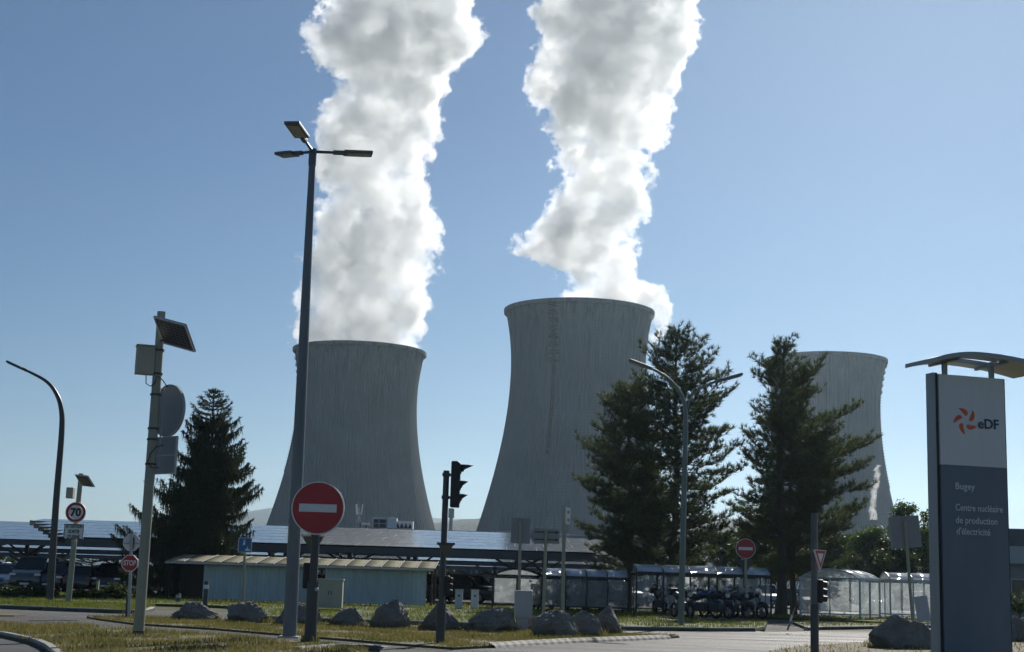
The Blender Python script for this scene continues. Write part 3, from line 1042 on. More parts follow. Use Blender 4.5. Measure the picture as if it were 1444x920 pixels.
for x in (xa + 0.1, gx(287) - ox - 0.1, gx(452) - ox, xb - 0.12):
    MB().box((x, 0.25, ze / 2), (0.09, 0.09, ze - 0.1)).build('post', M_STEEL_DK, S, smooth=False)
    MB().box((x, 3.3, zk / 2), (0.09, 0.09, zk - 0.1)).build('post', M_STEEL_DK, S, smooth=False)
MB().box(((xa + gx(287) - ox) / 2 + 0.2, 3.32, 0.85), (gx(287) - ox - xa + 0.6, 0.05, 1.5)).build('back_wall', M_STEEL_DK, S, smooth=False)

# ------------------------------------------------------------------ glazed motorcycle shelters
def glass_mat(name, dirt_and_veil, tint, tl_fac=0.8):
    m, nt, b = new_mat(name)
    v = texco(nt)
    b.inputs['Base Color'].default_value = (*tint, 1)
    b.inputs['Roughness'].default_value = 0.12
    b.inputs['Specular IOR Level'].default_value = 0.5
    tr = N(nt, 'ShaderNodeBsdfTransparent')
    ms = N(nt, 'ShaderNodeMixShader')
    f = ramp(nt, noise(nt, v, 1.3, 6, 0.7), [(0.3, dirt_and_veil * 0.5), (0.75, dirt_and_veil * 1.5)])
    nt.links.new(f, ms.inputs[0])
    nt.links.new(tr.outputs[0], ms.inputs[1]); nt.links.new(b.outputs[0], ms.inputs[2])
    tl = N(nt, 'ShaderNodeBsdfTranslucent'); tl.inputs['Color'].default_value = (*tint, 1)
    m2 = N(nt, 'ShaderNodeMixShader'); m2.inputs[0].default_value = tl_fac
    nt.links.new(b.outputs[0], m2.inputs[1]); nt.links.new(tl.outputs[0], m2.inputs[2])
    nt.links.new(m2.outputs[0], ms.inputs[2])
    nt.links.new(ms.outputs[0], nt.nodes['Material Output'].inputs['Surface'])
    return m
M_GLASS = glass_mat('dusty_veiled_glass', 0.38, (0.66, 0.7, 0.72))  # pale film is part dust, part flare veil put into the pane colour
M_ACRYL = glass_mat('dusty_acrylic_roof', 0.85, (0.8, 0.82, 0.82), 0.25)
M_BLACK = mat('black_frame', (0.018, 0.022, 0.024), 0.45, 0.2)
M_PALE = mat('pale_frame', (0.36, 0.42, 0.44), 0.5, 0.2)
def shelter(label, c, rz, w, d, eave, rise, fm, bays, open_front=False, glass=None):
    # vault with its axis along local x (length w), depth d along y; c is the front left corner
    t = thing('glazed_shelter', label, 'shelter', c, rz, 'glazed two wheeler shelters')
    glass = glass or M_GLASS
    na = 10
    arc = []
    for i in range(na + 1):
        u = i / na
        arc.append((d * u, eave + rise * math.sin(math.pi * u) ** 0.75 if 0 < u < 1 else eave))
    for q in range(bays):
        xa, xb = w * q / bays + 0.03, w * (q + 1) / bays - 0.03
        vs, fs = [], []
        for y, z in arc:
            vs += [(xa, y, z), (xb, y, z)]
        for i in range(na):
            fs.append((2 * i, 2 * i + 1, 2 * i + 3, 2 * i + 2))
        r = MB().add(vs, fs).build('roof_sheet', M_ACRYL, t, smooth=True, angle=60)
        so = r.modifiers.new('thick', 'SOLIDIFY'); so.thickness = 0.008
    mb = MB()
    for q in range(bays + 1):
        x = w * q / bays
        mb.path([(x, y, z - 0.01) for y, z in arc], 0.035, 6)
        mb.tube((x, 0, eave), (x, d, eave), 0.03, n=6)
    for y in (0, d):
        mb.box((w / 2, y, eave - 0.03), (w + 0.08, 0.09, 0.12))
    mb.build('roof_frame', fm, t, smooth=False)
    for q in range(bays + 1):
        for y in (0, d):
            MB().box((w * q / bays, y, eave / 2), (0.075, 0.075, eave)).build('post', fm, t, smooth=False)
    zl = 0.22
    def pane(a, b2):
        a, b2 = Vector(a), Vector(b2)
        dv = (b2 - a).normalized()
        a, b2 = a + dv * 0.06, b2 - dv * 0.06
        nn = Vector((-dv.y, dv.x, 0)) * 0.006
        p = [a - nn, b2 - nn, b2 + nn, a + nn]
        vs = [(q.x, q.y, zl) for q in p] + [(q.x, q.y, eave - 0.14) for q in p]
        MB().add(vs, [(0, 1, 2, 3), (7, 6, 5, 4), (0, 4, 5, 1), (1, 5, 6, 2), (2, 6, 7, 3), (3, 7, 4, 0)]).build('pane', glass, t, smooth=False)
    for q in range(bays):
        xa, xb = w * q / bays, w * (q + 1) / bays
        pane((xa, d, 0), (xb, d, 0))
        if not open_front:
            pane((xa, 0, 0), (xb, 0, 0))
    for x in (0, w):
        pane((x, 0, 0), (x, d / 2, 0)); pane((x, d / 2, 0), (x, d, 0))
        MB().box((x, d / 2, eave / 2), (0.05, 0.05, eave)).build('post', fm, t, smooth=False)
    mb = MB()
    for y in ((d,) if open_front else (0, d)):
        mb.box((w / 2, y, zl - 0.03), (w, 0.05, 0.06))
    for x in (0, w):
        mb.box((x, d / 2, zl - 0.03), (0.05, d, 0.06))
    mb.build('bottom_rail', fm, t, smooth=False)
    # gable panes under the vault
    for x in (0.0, w):
        pts = [(y, z - 0.02) for y, z in arc]
        vs = [(x - 0.004, y, z) for y, z in pts] + [(x + 0.004, y, z) for y, z in pts]
        n = len(pts)
        fs = [tuple(range(n)), tuple(range(2 * n - 1, n - 1, -1))] + [((i + 1) % n, i, i + n, (i + 1) % n + n) for i in range(n)]
        MB().add(vs, fs).build('gable_pane', glass, t, smooth=False)
    return t
def gnd(x, y, z=0.1):
    return ground(x, y, z)
p = gnd(694, 858)
R90 = math.radians(90)
q = gnd(766, 860); 
shelter('dark framed glazed shelter end with arched gable facing the road, behind the grey cabinet', (q.x - 0.06, q.y, 0.1), R90, 3.4, q.x - 0.06 - p.x, zpx(9.5, p.y) - 0.1, 0.32, M_BLACK, 2)
p = gnd(767, 861); q = gnd(884, 864)
shelter('dark framed glazed shelter with a long vaulted roof behind the three rounded boulders', (p.x, p.y, 0.1), 0.02, q.x - p.x, 2.6, zpx(10, p.y) - 0.1, 0.36, M_BLACK, 4)
p = gnd(897, 866); q = gnd(1082, 871)
shelter('dark framed open shelter with parked motorcycles, glinting roof, behind the double lamp post', (p.x, p.y, 0.1), 0.0, q.x - p.x, 2.7, zpx(19, p.y) - 0.1, 0.36, M_BLACK, 5, open_front=True)
c = gnd(1213, 873.5)
shelter('pale framed glazed shelter with corner toward the road, right of the twin pine trunks', (c.x, c.y, 0.1), math.radians(56), 2.6, 2.9, zpx(19, c.y) - 0.1, 0.42, M_PALE, 2)
p = gnd(1256, 872)
shelter('pale framed glazed shelter farthest right, between big boulder and logo sign', (p.x, p.y, 0.1), -0.03, 3.4, 2.4, zpx(19, p.y) - 0.1, 0.36, M_PALE, 3)

# dark low building at the right edge
g0 = at(1424, 835, 95)
t = thing('low_building', 'grey building with pale eaves band at the right edge, behind the shrub', 'building', (g0.x + 8, 95, 0))
zt = at(1436, 745, 95).z
MB().box((0, 4, zt * 0.30), (16, 8, zt * 0.6)).build('wall', mat('grey_render', (0.22, 0.23, 0.23), 0.8, 0, 0.12, 0.6), t, smooth=False)
MB().box((0, 3.8, zt * 0.60 + 0.55), (16.6, 9, 1.1)).build('eaves_band', M_CLAD2, t, smooth=False)
MB().box((0, 4.4, zt * 0.8 + 0.55), (15.6, 7, zt * 0.4 - 1.1)).build('upper_wall', mat('dark_cladding', (0.07, 0.085, 0.09), 0.6), t, smooth=False)
for k in range(6):
    f = MB().box((-7.2 + k * 2.6, -0.03, zt * 0.30), (1.5, 0.1, 1.5)).build('window', M_GALV, t, smooth=False)
    MB().box((-7.2 + k * 2.6, -0.09, zt * 0.30), (1.36, 0.03, 1.36)).build('pane', M_DARKGLASS, f, smooth=False)
# ------------------------------------------------------------------ trees
def leaf_mat(name, c1, c2, tr=0.3, scale=0.8):
    m, nt, b = new_mat(name)
    v = texco(nt)
    col = ramp(nt, noise(nt, v, scale, 5, 0.7), [(0.32, c1), (0.68, c2)])
    nt.links.new(col, b.inputs['Base Color'])
    b.inputs['Roughness'].default_value = 0.55
    b.inputs['Specular IOR Level'].default_value = 0.35
    t = N(nt, 'ShaderNodeBsdfTranslucent')
    nt.links.new(mixc(nt, 1.0, col, (0.9, 0.95, 0.65), 'MULTIPLY'), t.inputs['Color'])
    ms = N(nt, 'ShaderNodeMixShader')
    ms.inputs[0].default_value = tr
    nt.links.new(b.outputs[0], ms.inputs[1]); nt.links.new(t.outputs[0], ms.inputs[2])
    nt.links.new(ms.outputs[0], nt.nodes['Material Output'].inputs['Surface'])
    return m
M_BARK = mat('bark', (0.075, 0.06, 0.05), 0.9, 0, 0.35, 4.0, 0.8, 14, (1, 1, 0.25))
M_SPRUCE = leaf_mat('spruce_needles', (0.036, 0.05, 0.032), (0.075, 0.09, 0.045), 0.25)
M_PINE = leaf_mat('pine_needles', (0.055, 0.075, 0.042), (0.12, 0.14, 0.065), 0.4)
M_LEAF = leaf_mat('broad_leaves', (0.04, 0.075, 0.015), (0.11, 0.15, 0.035), 0.5)
M_LEAF2 = leaf_mat('dull_broad_leaves', (0.035, 0.06, 0.018), (0.085, 0.11, 0.032), 0.4)

def needles(pos, dirs, n, length, width, spread, rg, droop=0.0):
    # n thin triangles radiating from each position around its direction
    k = len(pos)
    P = np.repeat(pos, n, 0)
    D = np.repeat(dirs, n, 0)
    D = D / (np.linalg.norm(D, axis=1, keepdims=True) + 1e-9)
    R = rg.normal(size=D.shape)
    R /= np.linalg.norm(R, axis=1, keepdims=True)
    V = D + R * spread
    V[:, 2] -= droop
    V /= (np.linalg.norm(V, axis=1, keepdims=True) + 1e-9)
    L = length * rg.uniform(0.6, 1.15, (len(P), 1))
    S = np.cross(V, rg.normal(size=V.shape))
    S /= (np.linalg.norm(S, axis=1, keepdims=True) + 1e-9)
    W = width * rg.uniform(0.7, 1.3, (len(P), 1))
    back = P - V * L * 0.05 + D * rg.uniform(-0.2, 0.2, (len(P), 1)) * length
    tri = np.stack([back - S * W * 0.5, back + S * W * 0.5, back + V * L], 1)
    return tri.reshape(-1, 3)
def tri_obj(name, V, m, parent):
    return np_mesh(name, V, np.arange(len(V)).reshape(-1, 3), m, parent)

def pine(label, base, H, sil, seed, whorl=0.52, z_first=0.16, lean=(0, 0), tuft=0.31, group='conifers beside the car park', thin=1.0, trunk_r=0.2):
    # sil: list of (height fraction, left reach m, right reach m)
    rg = np.random.default_rng(seed)
    T = thing('pine_tree', label, 'pine tree', base, 0, group)
    def axis(z):
        t = z / H
        return Vector((lean[0] * t + 0.10 * math.sin(z * 0.5 + seed), lean[1] * t + 0.1 * math.cos(z * 0.4), z))
    zs = np.linspace(0, H * 0.985, 16)
    MB().path([axis(z) for z in zs], [trunk_r * (1 - 0.93 * (z / H)) * (1.25 if z < 0.1 else 1) + 0.02 for z in zs], 10).build('trunk', M_BARK, T)
    hs = [s[0] for s in sil]; ls = [s[1] for s in sil]; rs = [s[2] for s in sil]
    mb = MB()
    pos, dirs = [], []
    z = z_first * H
    while z < H * 0.985:
        f = z / H
        lr, rr_ = np.interp(f, hs, ls), np.interp(f, hs, rs)
        nb = rg.integers(4, 7)
        a0 = rg.uniform(0, 6.28)
        for q in range(nb):
            if rg.random() > thin:
                continue
            a = a0 + q * 2 * math.pi / nb + rg.uniform(-0.35, 0.35)
            ca = math.cos(a)
            reach = (rr_ if ca > 0 else lr) * (abs(ca) ** 1.0) + 0.5 * (lr + rr_) * (1 - abs(ca))
            reach *= rg.uniform(0.45, 1.12)
            if reach < 0.25:
                reach = 0.25
            d0 = Vector((math.cos(a), math.sin(a), 0))
            rise = rg.uniform(-0.04, 0.22) + 0.5 * f ** 3
            sag = rg.uniform(0.0, 0.10) * (1 - f)
            p0 = axis(z)
            pts = []
            nseg = 7
            side = Vector((-d0.y, d0.x, 0)) * rg.uniform(-0.15, 0.15)
            for i in range(nseg + 1):
                t = i / nseg
                pts.append(p0 + d0 * reach * t + side * reach * t * t + Vector((0, 0, reach * (rise * t * t * 1.2 - sag * math.sin(math.pi * t) + 0.05 * math.sin(5 * t + q)))))
            mb.path(pts, [max(0.012, 0.055 * (1 - f) ** 0.5 * (1 - t * 0.85)) for t in np.linspace(0, 1, nseg + 1)], 5)
            # side shoots carrying the needle tufts
            nsub = max(4, int(reach * 5.6))
            for s in range(nsub):
                t = 0.22 + 0.78 * (s + rg.uniform(0, 1)) / nsub
                i = min(nseg - 1, int(t * nseg))
                pb = pts[i].lerp(pts[i + 1], t * nseg - i)
                tang = (pts[i + 1] - pts[i]).normalized()
                sd = (1 if s % 2 else -1)
                lat = Vector((-tang.y, tang.x, 0)).normalized() * sd
                ll = reach * rg.uniform(0.14, 0.34) * (1.15 - t * 0.6) + 0.18
                dv = (tang * rg.uniform(0.4, 1.0) + lat * rg.uniform(0.35, 1.0) + Vector((0, 0, rg.uniform(0.0, 0.55)))).normalized()
                pe = pb + dv * ll
                if ll > 0.3:
                    mb.path([pb, pb.lerp(pe, 0.55) + Vector((0, 0, -0.03)), pe], [0.018, 0.013, 0.008], 4, caps=False)
                nt_ = max(1, int(ll / 0.24))
                for w in range(nt_ + 1):
                    u = 1 - w / (nt_ + 0.7)
                    pp = pb.lerp(pe, u) + Vector(rg.normal(size=3)) * 0.06
                    pos.append(pp); dirs.append((dv + Vector((0, 0, 0.5 + 0.35 * rg.random()))).normalized())
        z += whorl * rg.uniform(0.7, 1.25) * (1 - 0.35 * f)
    # leader shoots
    for q in range(7):
        pos.append(axis(H * 0.985) + Vector((rg.normal() * 0.14, rg.normal() * 0.14, rg.uniform(-0.5, 0.1)))); dirs.append(Vector((0.1 * rg.normal(), 0.1 * rg.normal(), 1)))
    mb.build('limbs', M_BARK, T)
    pos = np.array([tuple(p) for p in pos]); dirs = np.array([tuple(p) for p in dirs])
    V = needles(pos, dirs, 20, tuft, 0.03, 0.95, rg)
    tri_obj('crown', V, M_PINE, T)
    return T
def spruce(label, base, H, sil, seed):
    rg = np.random.default_rng(seed)
    T = thing('spruce_tree', label, 'spruce tree', base, 0, 'conifers beside the car park')
    zs = np.linspace(0, H, 14)
    MB().path([(0.06 * math.sin(z), 0, z) for z in zs], [0.2 * (1 - 0.95 * z / H) + 0.01 for z in zs], 9).build('trunk', M_BARK, T)
    hs = [s[0] for s in sil]; ls = [s[1] for s in sil]; rs = [s[2] for s in sil]
    mb = MB()
    pos, dirs, hpos = [], [], []
    z = 0.25
    while z < H * 0.99:
        f = z / H
        lr, rr_ = np.interp(f, hs, ls), np.interp(f, hs, rs)
        nb = int(rg.integers(5, 8)) if f < 0.8 else 5
        a0 = rg.uniform(0, 6.28)
        for q in range(nb):
            a = a0 + q * 2 * math.pi / nb + rg.uniform(-0.5, 0.5)
            ca = math.cos(a)
            reach = (rr_ if ca > 0 else lr) * abs(ca) + 0.5 * (lr + rr_) * (1 - abs(ca))
            reach = max(0.18, reach * rg.choice([0.55, 0.8, 0.95, 1.05, 1.12]) * rg.uniform(0.9, 1.08))
            d0 = Vector((math.cos(a), math.sin(a), 0))
            pts = []
            up = 0.55 * f ** 2
            for i in range(8):
                t = i / 7
                pts.append(Vector((0, 0, z)) + d0 * reach * t + Vector((0, 0, reach * (up * t - (0.42 - 0.3 * f) * math.sin(t * 2.3) * t + 0.20 * t ** 4))))
            mb.path(pts, [max(0.008, 0.04 * (1 - f) * (1 - t * 0.85)) for t in np.linspace(0, 1, 8)], 4, caps=False)
            ns = max(5, int(reach * 13))
            for s in range(ns):
                t = 0.12 + 0.88 * (s + rg.uniform(0, 1)) / ns
                i = min(6, int(t * 7))
                pb = pts[i].lerp(pts[i + 1], t * 7 - i)
                tang = (pts[i + 1] - pts[i]).normalized()
                lat = Vector((-tang.y, tang.x, 0)).normalized() * (1 if s % 2 else -1)
                ll = (0.12 + reach * 0.22 * (1.1 - t)) * rg.uniform(0.5, 1.1)
                n2 = max(1, int(ll / 0.14))
                for w in range(n2 + 1):
                    u = w / max(1, n2)
                    pp = pb + lat * ll * u + tang * ll * 0.5 * u + Vector((0, 0, -0.16 * ll * u))
                    pos.append(pp); dirs.append((tang * 0.8 + lat * 0.7 * u + Vector((0, 0, -0.15))).normalized())
                    if f < 0.85 and rg.random() < 0.75:
                        hpos.append(pp)
        z += 0.34 * rg.uniform(0.5, 1.5) * (1 - 0.3 * f)
    mb.build('limbs', M_BARK, T)
    P = np.array([tuple(p) for p in pos]); D = np.array([tuple(p) for p in dirs])
    V1 = needles(P, D, 8, 0.20, 0.03, 0.7, rg)
    Hp = np.array([tuple(p) for p in hpos])
    V2 = needles(Hp, np.tile(np.array([[0, 0, -1.0]]), (len(Hp), 1)), 5, 0.46, 0.045, 0.3, rg)
    top = needles(np.array([[0, 0, H - 0.1 * k] for k in range(8)]), np.tile(np.array([[0, 0, 1.0]]), (8, 1)), 12, 0.2, 0.025, 0.8, rg)
    tri_obj('crown', np.concatenate([V1, V2, top]), M_SPRUCE, T)
    return T
def broadleaf(label, base, H, Wd, seed, m=None, clumps=None, leaf=0.16, name='broadleaf_tree', cat='tree', group='broadleaf trees behind the shelters', z_low=0.25, stretch=1.0):
    rg = np.random.default_rng(seed)
    T = thing(name, label, cat, base, 0, group)
    mb = MB()
    mb.path([(0, 0, 0), (0.1, 0, H * 0.2), (0.05, 0.1, H * 0.45), (0.1, 0, H * 0.75)], [0.05 * H ** 0.8 * 0.6, 0.03 * H ** 0.8, 0.02 * H ** 0.8, 0.03], 8)
    mb.build('trunk', M_BARK, T)
    nc = clumps or int(26 + Wd * 5)
    cs = []
    lb = MB()
    for q in range(nc):
        u = rg.normal(size=3); u /= np.linalg.norm(u)
        r = rg.uniform(0.45, 1.0) ** 0.6
        zc = H * (z_low + 1) / 2; zr = H * (1 - z_low) / 2
        c = np.array([u[0] * r * Wd / 2 * 0.82 if stretch == 1 else rg.uniform(-0.5, 0.5) * Wd * stretch, u[1] * r * Wd / 2 * 0.82, zc + u[2] * r * zr * 0.86])
        rad = rg.uniform(0.10, 0.2) * Wd * (1.1 - 0.3 * r)
        cs.append((c, rad))
        lb.path([(0.05, 0, min(H * 0.6, c[2] * 0.6)), (c[0] * 0.5, c[1] * 0.5, c[2] * 0.82), tuple(c)], [0.05, 0.03, 0.012], 4, caps=False)
    lb.build('limbs', M_BARK, T)
    Vs = []
    for c, rad in cs:
        n = int(330 * (rad / 0.8) ** 1.6 * (0.16 / leaf) ** 1.3) + 40
        u = rg.normal(size=(n, 3)); u /= np.linalg.norm(u, axis=1, keepdims=True)
        r = rg.uniform(0.15, 1.0, (n, 1)) ** 0.45
        p = c + u * r * rad * np.array([1.15, 1.15, 0.8]) * (1 + 0.35 * rg.normal(size=(n, 1)))
        nrm = u + rg.normal(size=(n, 3)) * 0.9
        nrm /= np.linalg.norm(nrm, axis=1, keepdims=True)
        t1 = np.cross(nrm, rg.normal(size=(n, 3))); t1 /= np.linalg.norm(t1, axis=1, keepdims=True)
        t2 = np.cross(nrm, t1)
        s = leaf * rg.uniform(0.6, 1.3, (n, 1))
        quad = np.stack([p - t1 * s * 0.5, p + t2 * s * 0.32, p + t1 * s * 0.5, p - t2 * s * 0.32], 1)
        Vs.append(quad.reshape(-1, 3))
    V = np.concatenate(Vs)
    np_mesh('crown', V, np.arange(len(V)).reshape(-1, 4), m or M_LEAF, T)
    return T

def mpx(Y):
    return Y / F_PX
b = gnd(283, 843.2)
k = mpx(b.y)
spruce('dark drooping spruce behind the stop sign and big solar pole', (b.x, b.y, 0.05), (at(284, 552, b.y).z), [(0, 86 * k, 58 * k), (0.10, 98 * k, 58 * k), (0.25, 112 * k, 58 * k), (0.40, 102 * k, 62 * k), (0.52, 78 * k, 64 * k), (0.60, 58 * k, 54 * k), (0.72, 36 * k, 46 * k), (0.82, 34 * k, 34 * k), (0.90, 24 * k, 24 * k), (0.96, 12 * k, 14 * k), (1, 2 * k, 2 * k)], 21)
Yp = 74.0
kp = mpx(Yp)
def pbase(x):
    return (at(x, 860, Yp).x, Yp, 0.05)
def hh(x, y):
    return at(x, y, Yp).z
pine('tall pine overlapping the right side of the middle tower', pbase(946), hh(957, 466), [(0.1, 60 * kp, 60 * kp), (0.22, 108 * kp, 84 * kp), (0.32, 128 * kp, 88 * kp), (0.45, 126 * kp, 92 * kp), (0.54, 112 * kp, 78 * kp), (0.62, 98 * kp, 70 * kp), (0.72, 84 * kp, 88 * kp), (0.80, 66 * kp, 72 * kp), (0.87, 46 * kp, 56 * kp), (0.93, 34 * kp, 44 * kp), (1, 6 * kp, 8 * kp)], 5, lean=(0.25, 0))
pb = pbase(891)
pine('shorter pine on the left of the tall one, trunk showing behind the shelters', (pb[0], Yp + 2.5, 0.05), hh(905, 540), [(0.1, 40 * kp, 40 * kp), (0.25, 70 * kp, 64 * kp), (0.45, 76 * kp, 74 * kp), (0.65, 70 * kp, 74 * kp), (0.82, 46 * kp, 66 * kp), (0.93, 26 * kp, 44 * kp), (1, 6 * kp, 6 * kp)], 6, trunk_r=0.22)
pine('pine hiding the left half of the farthest right tower', pbase(1100), hh(1108, 487), [(0.1, 56 * kp, 60 * kp), (0.22, 60 * kp, 96 * kp), (0.36, 72 * kp, 110 * kp), (0.5, 70 * kp, 112 * kp), (0.60, 64 * kp, 124 * kp), (0.66, 58 * kp, 136 * kp), (0.71, 40 * kp, 60 * kp), (0.76, 30 * kp, 56 * kp), (0.82, 30 * kp, 88 * kp), (0.87, 48 * kp, 40 * kp), (0.91, 22 * kp, 30 * kp), (0.95, 20 * kp, 34 * kp), (1, 8 * kp, 12 * kp)], 7, lean=(0.15, 0), trunk_r=0.26, thin=0.86)
pb = pbase(1128)
pine('slender second pine close to the right of the twin trunks', (pb[0], Yp + 2.0, 0.05), hh(1136, 545), [(0.1, 40 * kp, 56 * kp), (0.3, 50 * kp, 96 * kp), (0.5, 46 * kp, 104 * kp), (0.68, 34 * kp, 98 * kp), (0.8, 30 * kp, 56 * kp), (0.92, 20 * kp, 34 * kp), (1, 6 * kp, 8 * kp)], 8, trunk_r=0.15)
for (x, yt, w, Y, sd, mm, lab) in (
        (1288, 698, 72, 112, 31, M_LEAF, 'bright green tree rising above the panel sign back'),
        (1062, 735, 74, 108, 32, M_LEAF, 'bushy green tree showing between the two pine groups'),
        (1020, 748, 60, 112, 33, M_LEAF2, 'dull green tree low behind the open motorcycle shelter'),
        (1168, 742, 80, 116, 34, M_LEAF2, 'dull green tree behind the slender second pine'),
        (1228, 737, 84, 110, 35, M_LEAF, 'round green tree under the thin vapour wisp'),
        (1262, 765, 70, 104, 36, M_LEAF2, 'low bushy tree behind the panel sign pole'),
        (1325, 742, 70, 114, 37, M_LEAF2, 'green tree partly hidden behind the logo sign'),
        (1434, 752, 46, 118, 38, M_LEAF, 'green tree at the right edge above the low building'),
        (1100, 765, 70, 118, 39, M_LEAF2, 'low green tree behind the twin pine trunks'),
        (970, 760, 60, 116, 40, M_LEAF2, 'low tree behind the tall pine trunk')):
    c = at(x, 835, Y)
    broadleaf(lab, (c.x, Y, 0), at(x, yt, Y).z, w * Y / F_PX, sd, mm, leaf=0.22)
X0, X1 = at(-60, 830, 190).x, at(300, 830, 190).x
broadleaf('long dark hedge beyond the car park on the left', ((X0 + X1) / 2, 192, 0), 4.6, 5.0, 71, M_LEAF2, clumps=60, leaf=0.3, name='hedge', cat='hedge', group=None, z_low=0.0, stretch=(X1 - X0) / 5.0)
X0, X1 = at(300, 830, 205).x, at(900, 830, 205).x
broadleaf('long dark hedge beyond the car park in front of the plant building', ((X0 + X1) / 2, 205, 0), 3.6, 5.0, 72, M_LEAF2, clumps=90, leaf=0.3, name='hedge', cat='hedge', group=None, z_low=0.0, stretch=(X1 - X0) / 5.0)
c = gnd(1437, 872)
broadleaf('rounded yellowish green shrub at the right edge beside the logo sign', (c.x, c.y, 0.1), at(1436, 833, c.y).z, 42 * c.y / F_PX, 41, M_LEAF, clumps=22, leaf=0.10, name='shrub', cat='shrub', group=None, z_low=0.05)
# low dark shrubs along the car park edge on the left
for i, (x, yb, yt, w) in enumerate(((20, 842, 829, 60), (64, 843, 832, 46), (160, 846, 826, 60), (120, 845, 833, 40))):
    c = gnd(x, yb)
    broadleaf(('widest low shrub on the far left lawn edge', 'low shrub at the foot of the bent lamp post', 'low shrub under the spruce skirt behind the stop sign', 'small low shrub behind the speed limit post')[i], (c.x, c.y, 0.1), max(0.35, at(x, yt, c.y).z - 0.1), w * c.y / F_PX, 50 + i, M_LEAF2, clumps=14, leaf=0.11, name='shrub', cat='shrub', group='low shrubs along the car park edge', z_low=0.02)
# ------------------------------------------------------------------ boulders
def rock_mat(name, c1, c2):
    m, nt, b = new_mat(name)
    v = texco(nt)
    n = noise(nt, v, 2.2, 8, 0.7)
    col = ramp(nt, n, [(0.3, c1), (0.7, c2)])
    li = noise(nt, v, 9.0, 6, 0.75)
    col = mixc(nt, ramp(nt, li, [(0.55, 0.0), (0.7, 0.55)]), col, (0.33, 0.33, 0.29))
    ck = N(nt, 'ShaderNodeTexVoronoi', feature='DISTANCE_TO_EDGE')
    ck.inputs['Scale'].default_value = 3.0
    nt.links.new(texco(nt, (1, 1, 1.6)), ck.inputs['Vector'])
    col = mixc(nt, ramp(nt, ck.outputs[0], [(0.0, 0.2), (0.03, 0.0)]), col, sc(c1, 0.5))
    nt.links.new(col, b.inputs['Base Color'])
    b.inputs['Roughness'].default_value = 0.95
    b.inputs['Specular IOR Level'].default_value = 0.15
    h = N(nt, 'ShaderNodeMath', operation='ADD')
    nt.links.new(n, h.inputs[0]); nt.links.new(li, h.inputs[1])
    bump(nt, b, h.outputs[0], 0.8, 0.08)
    return m
M_ROCK = rock_mat('limestone', (0.185, 0.176, 0.16), (0.35, 0.335, 0.305))
M_ROCKP = rock_mat('pale_limestone', (0.33, 0.31, 0.27), (0.5, 0.48, 0.43))
BOULDERS = []
def boulder(label, x, yb, w_px, h_px, seed, depth=0.85, flat=0.35, planes=15, outline=None, m=None, rough=0.11, group='boulders along the traffic island'):
    rnd = random.Random(seed)
    g = ground(x, yb, 0.05)
    k = g.y / F_PX
    W, Hh = w_px * k, h_px * k
    bm = bmesh.new()
    bmesh.ops.create_icosphere(bm, subdivisions=5, radius=1.0)
    pl = []
    for q in range(planes):
        n = Vector((rnd.gauss(0, 1), rnd.gauss(0, 1), rnd.gauss(0, 0.8))).normalized()
        pl.append((n, rnd.uniform(0.62, 0.9)))
    off = Vector((seed * 3.1, seed * 1.7, 0))
    for v in bm.verts:
        d = v.co.normalized()
        r = 1.0
        for n, dd in pl:
            c = n.dot(d)
            if c > 0.01:
                r = min(r, dd / c)
        f = mnoise.fractal(d * 1.6 + off, 0.8, 2.1, 6)
        rg_ = abs(mnoise.noise(d * 4.0 + off))
        r *= 1 + rough * f * 1.3 - rough * 0.9 * rg_ + 0.05 * mnoise.fractal(d * 7 + off, 0.7, 2.1, 4) - 0.05 * max(0, 0.12 - abs(mnoise.noise(d * 2.3 + off * 2))) / 0.12
        v.co = d * r
    lo = Vector((min(v.co.x for v in bm.verts), min(v.co.y for v in bm.verts), min(v.co.z for v in bm.verts)))
    hi = Vector((max(v.co.x for v in bm.verts), max(v.co.y for v in bm.verts), max(v.co.z for v in bm.verts)))
    for v in bm.verts:
        u = Vector(((v.co.x - lo.x) / (hi.x - lo.x) - 0.5, (v.co.y - lo.y) / (hi.y - lo.y) - 0.5, (v.co.z - lo.z) / (hi.z - lo.z)))
        z = u.z * (1 + flat) - flat
        top = 1.0
        if outline:
            top = np.interp(u.x + 0.5, [p[0] for p in outline], [p[1] for p in outline])
        v.co = Vector((u.x * W, u.y * W * depth, (z * top if z > 0 else z) * Hh))
    me = bpy.data.meshes.new('boulder')
    bm.to_mesh(me); bm.free()
    o = link_mesh('boulder', me, m or M_ROCK, None, True, 0, 28, fix=False)
    o.location = (g.x, g.y + W * depth * 0.42, g.z - 0.02)
    BOULDERS.append((o.location.x, o.location.y, W * 0.46, W * depth * 0.46))
    return tag(o, label, 'boulder', group)
boulder('first boulder from the left, long and low, tapering to its right end', 271, 875, 68, 28, 11, 0.7, outline=[(0, 0.8), (0.25, 1.0), (0.5, 0.97), (0.75, 0.75), (1, 0.45)])
boulder('second boulder from the left, domed, in front of the blue info sign', 347, 878.5, 62, 30, 12, 0.9)
boulder('boulder half hidden behind the tallest lamp post and the big no entry pole', 416, 882, 68, 32, 13, 0.8)
boulder('low boulder just right of the big no entry sign, humped at its right', 488, 885, 54, 34, 14, 0.8, outline=[(0, 0.5), (0.35, 0.75), (0.7, 1.0), (0.85, 0.85), (1, 0.45)])
boulder('upright blocky boulder before the right end of the blue shed', 549, 887, 58, 42, 15, 0.85, flat=0.6, planes=12)
boulder('pointed boulder behind the traffic light pole', 618, 889, 60, 40, 16, 0.8, outline=[(0, 0.15), (0.3, 0.75), (0.45, 1.0), (0.7, 0.85), (1, 0.35)])
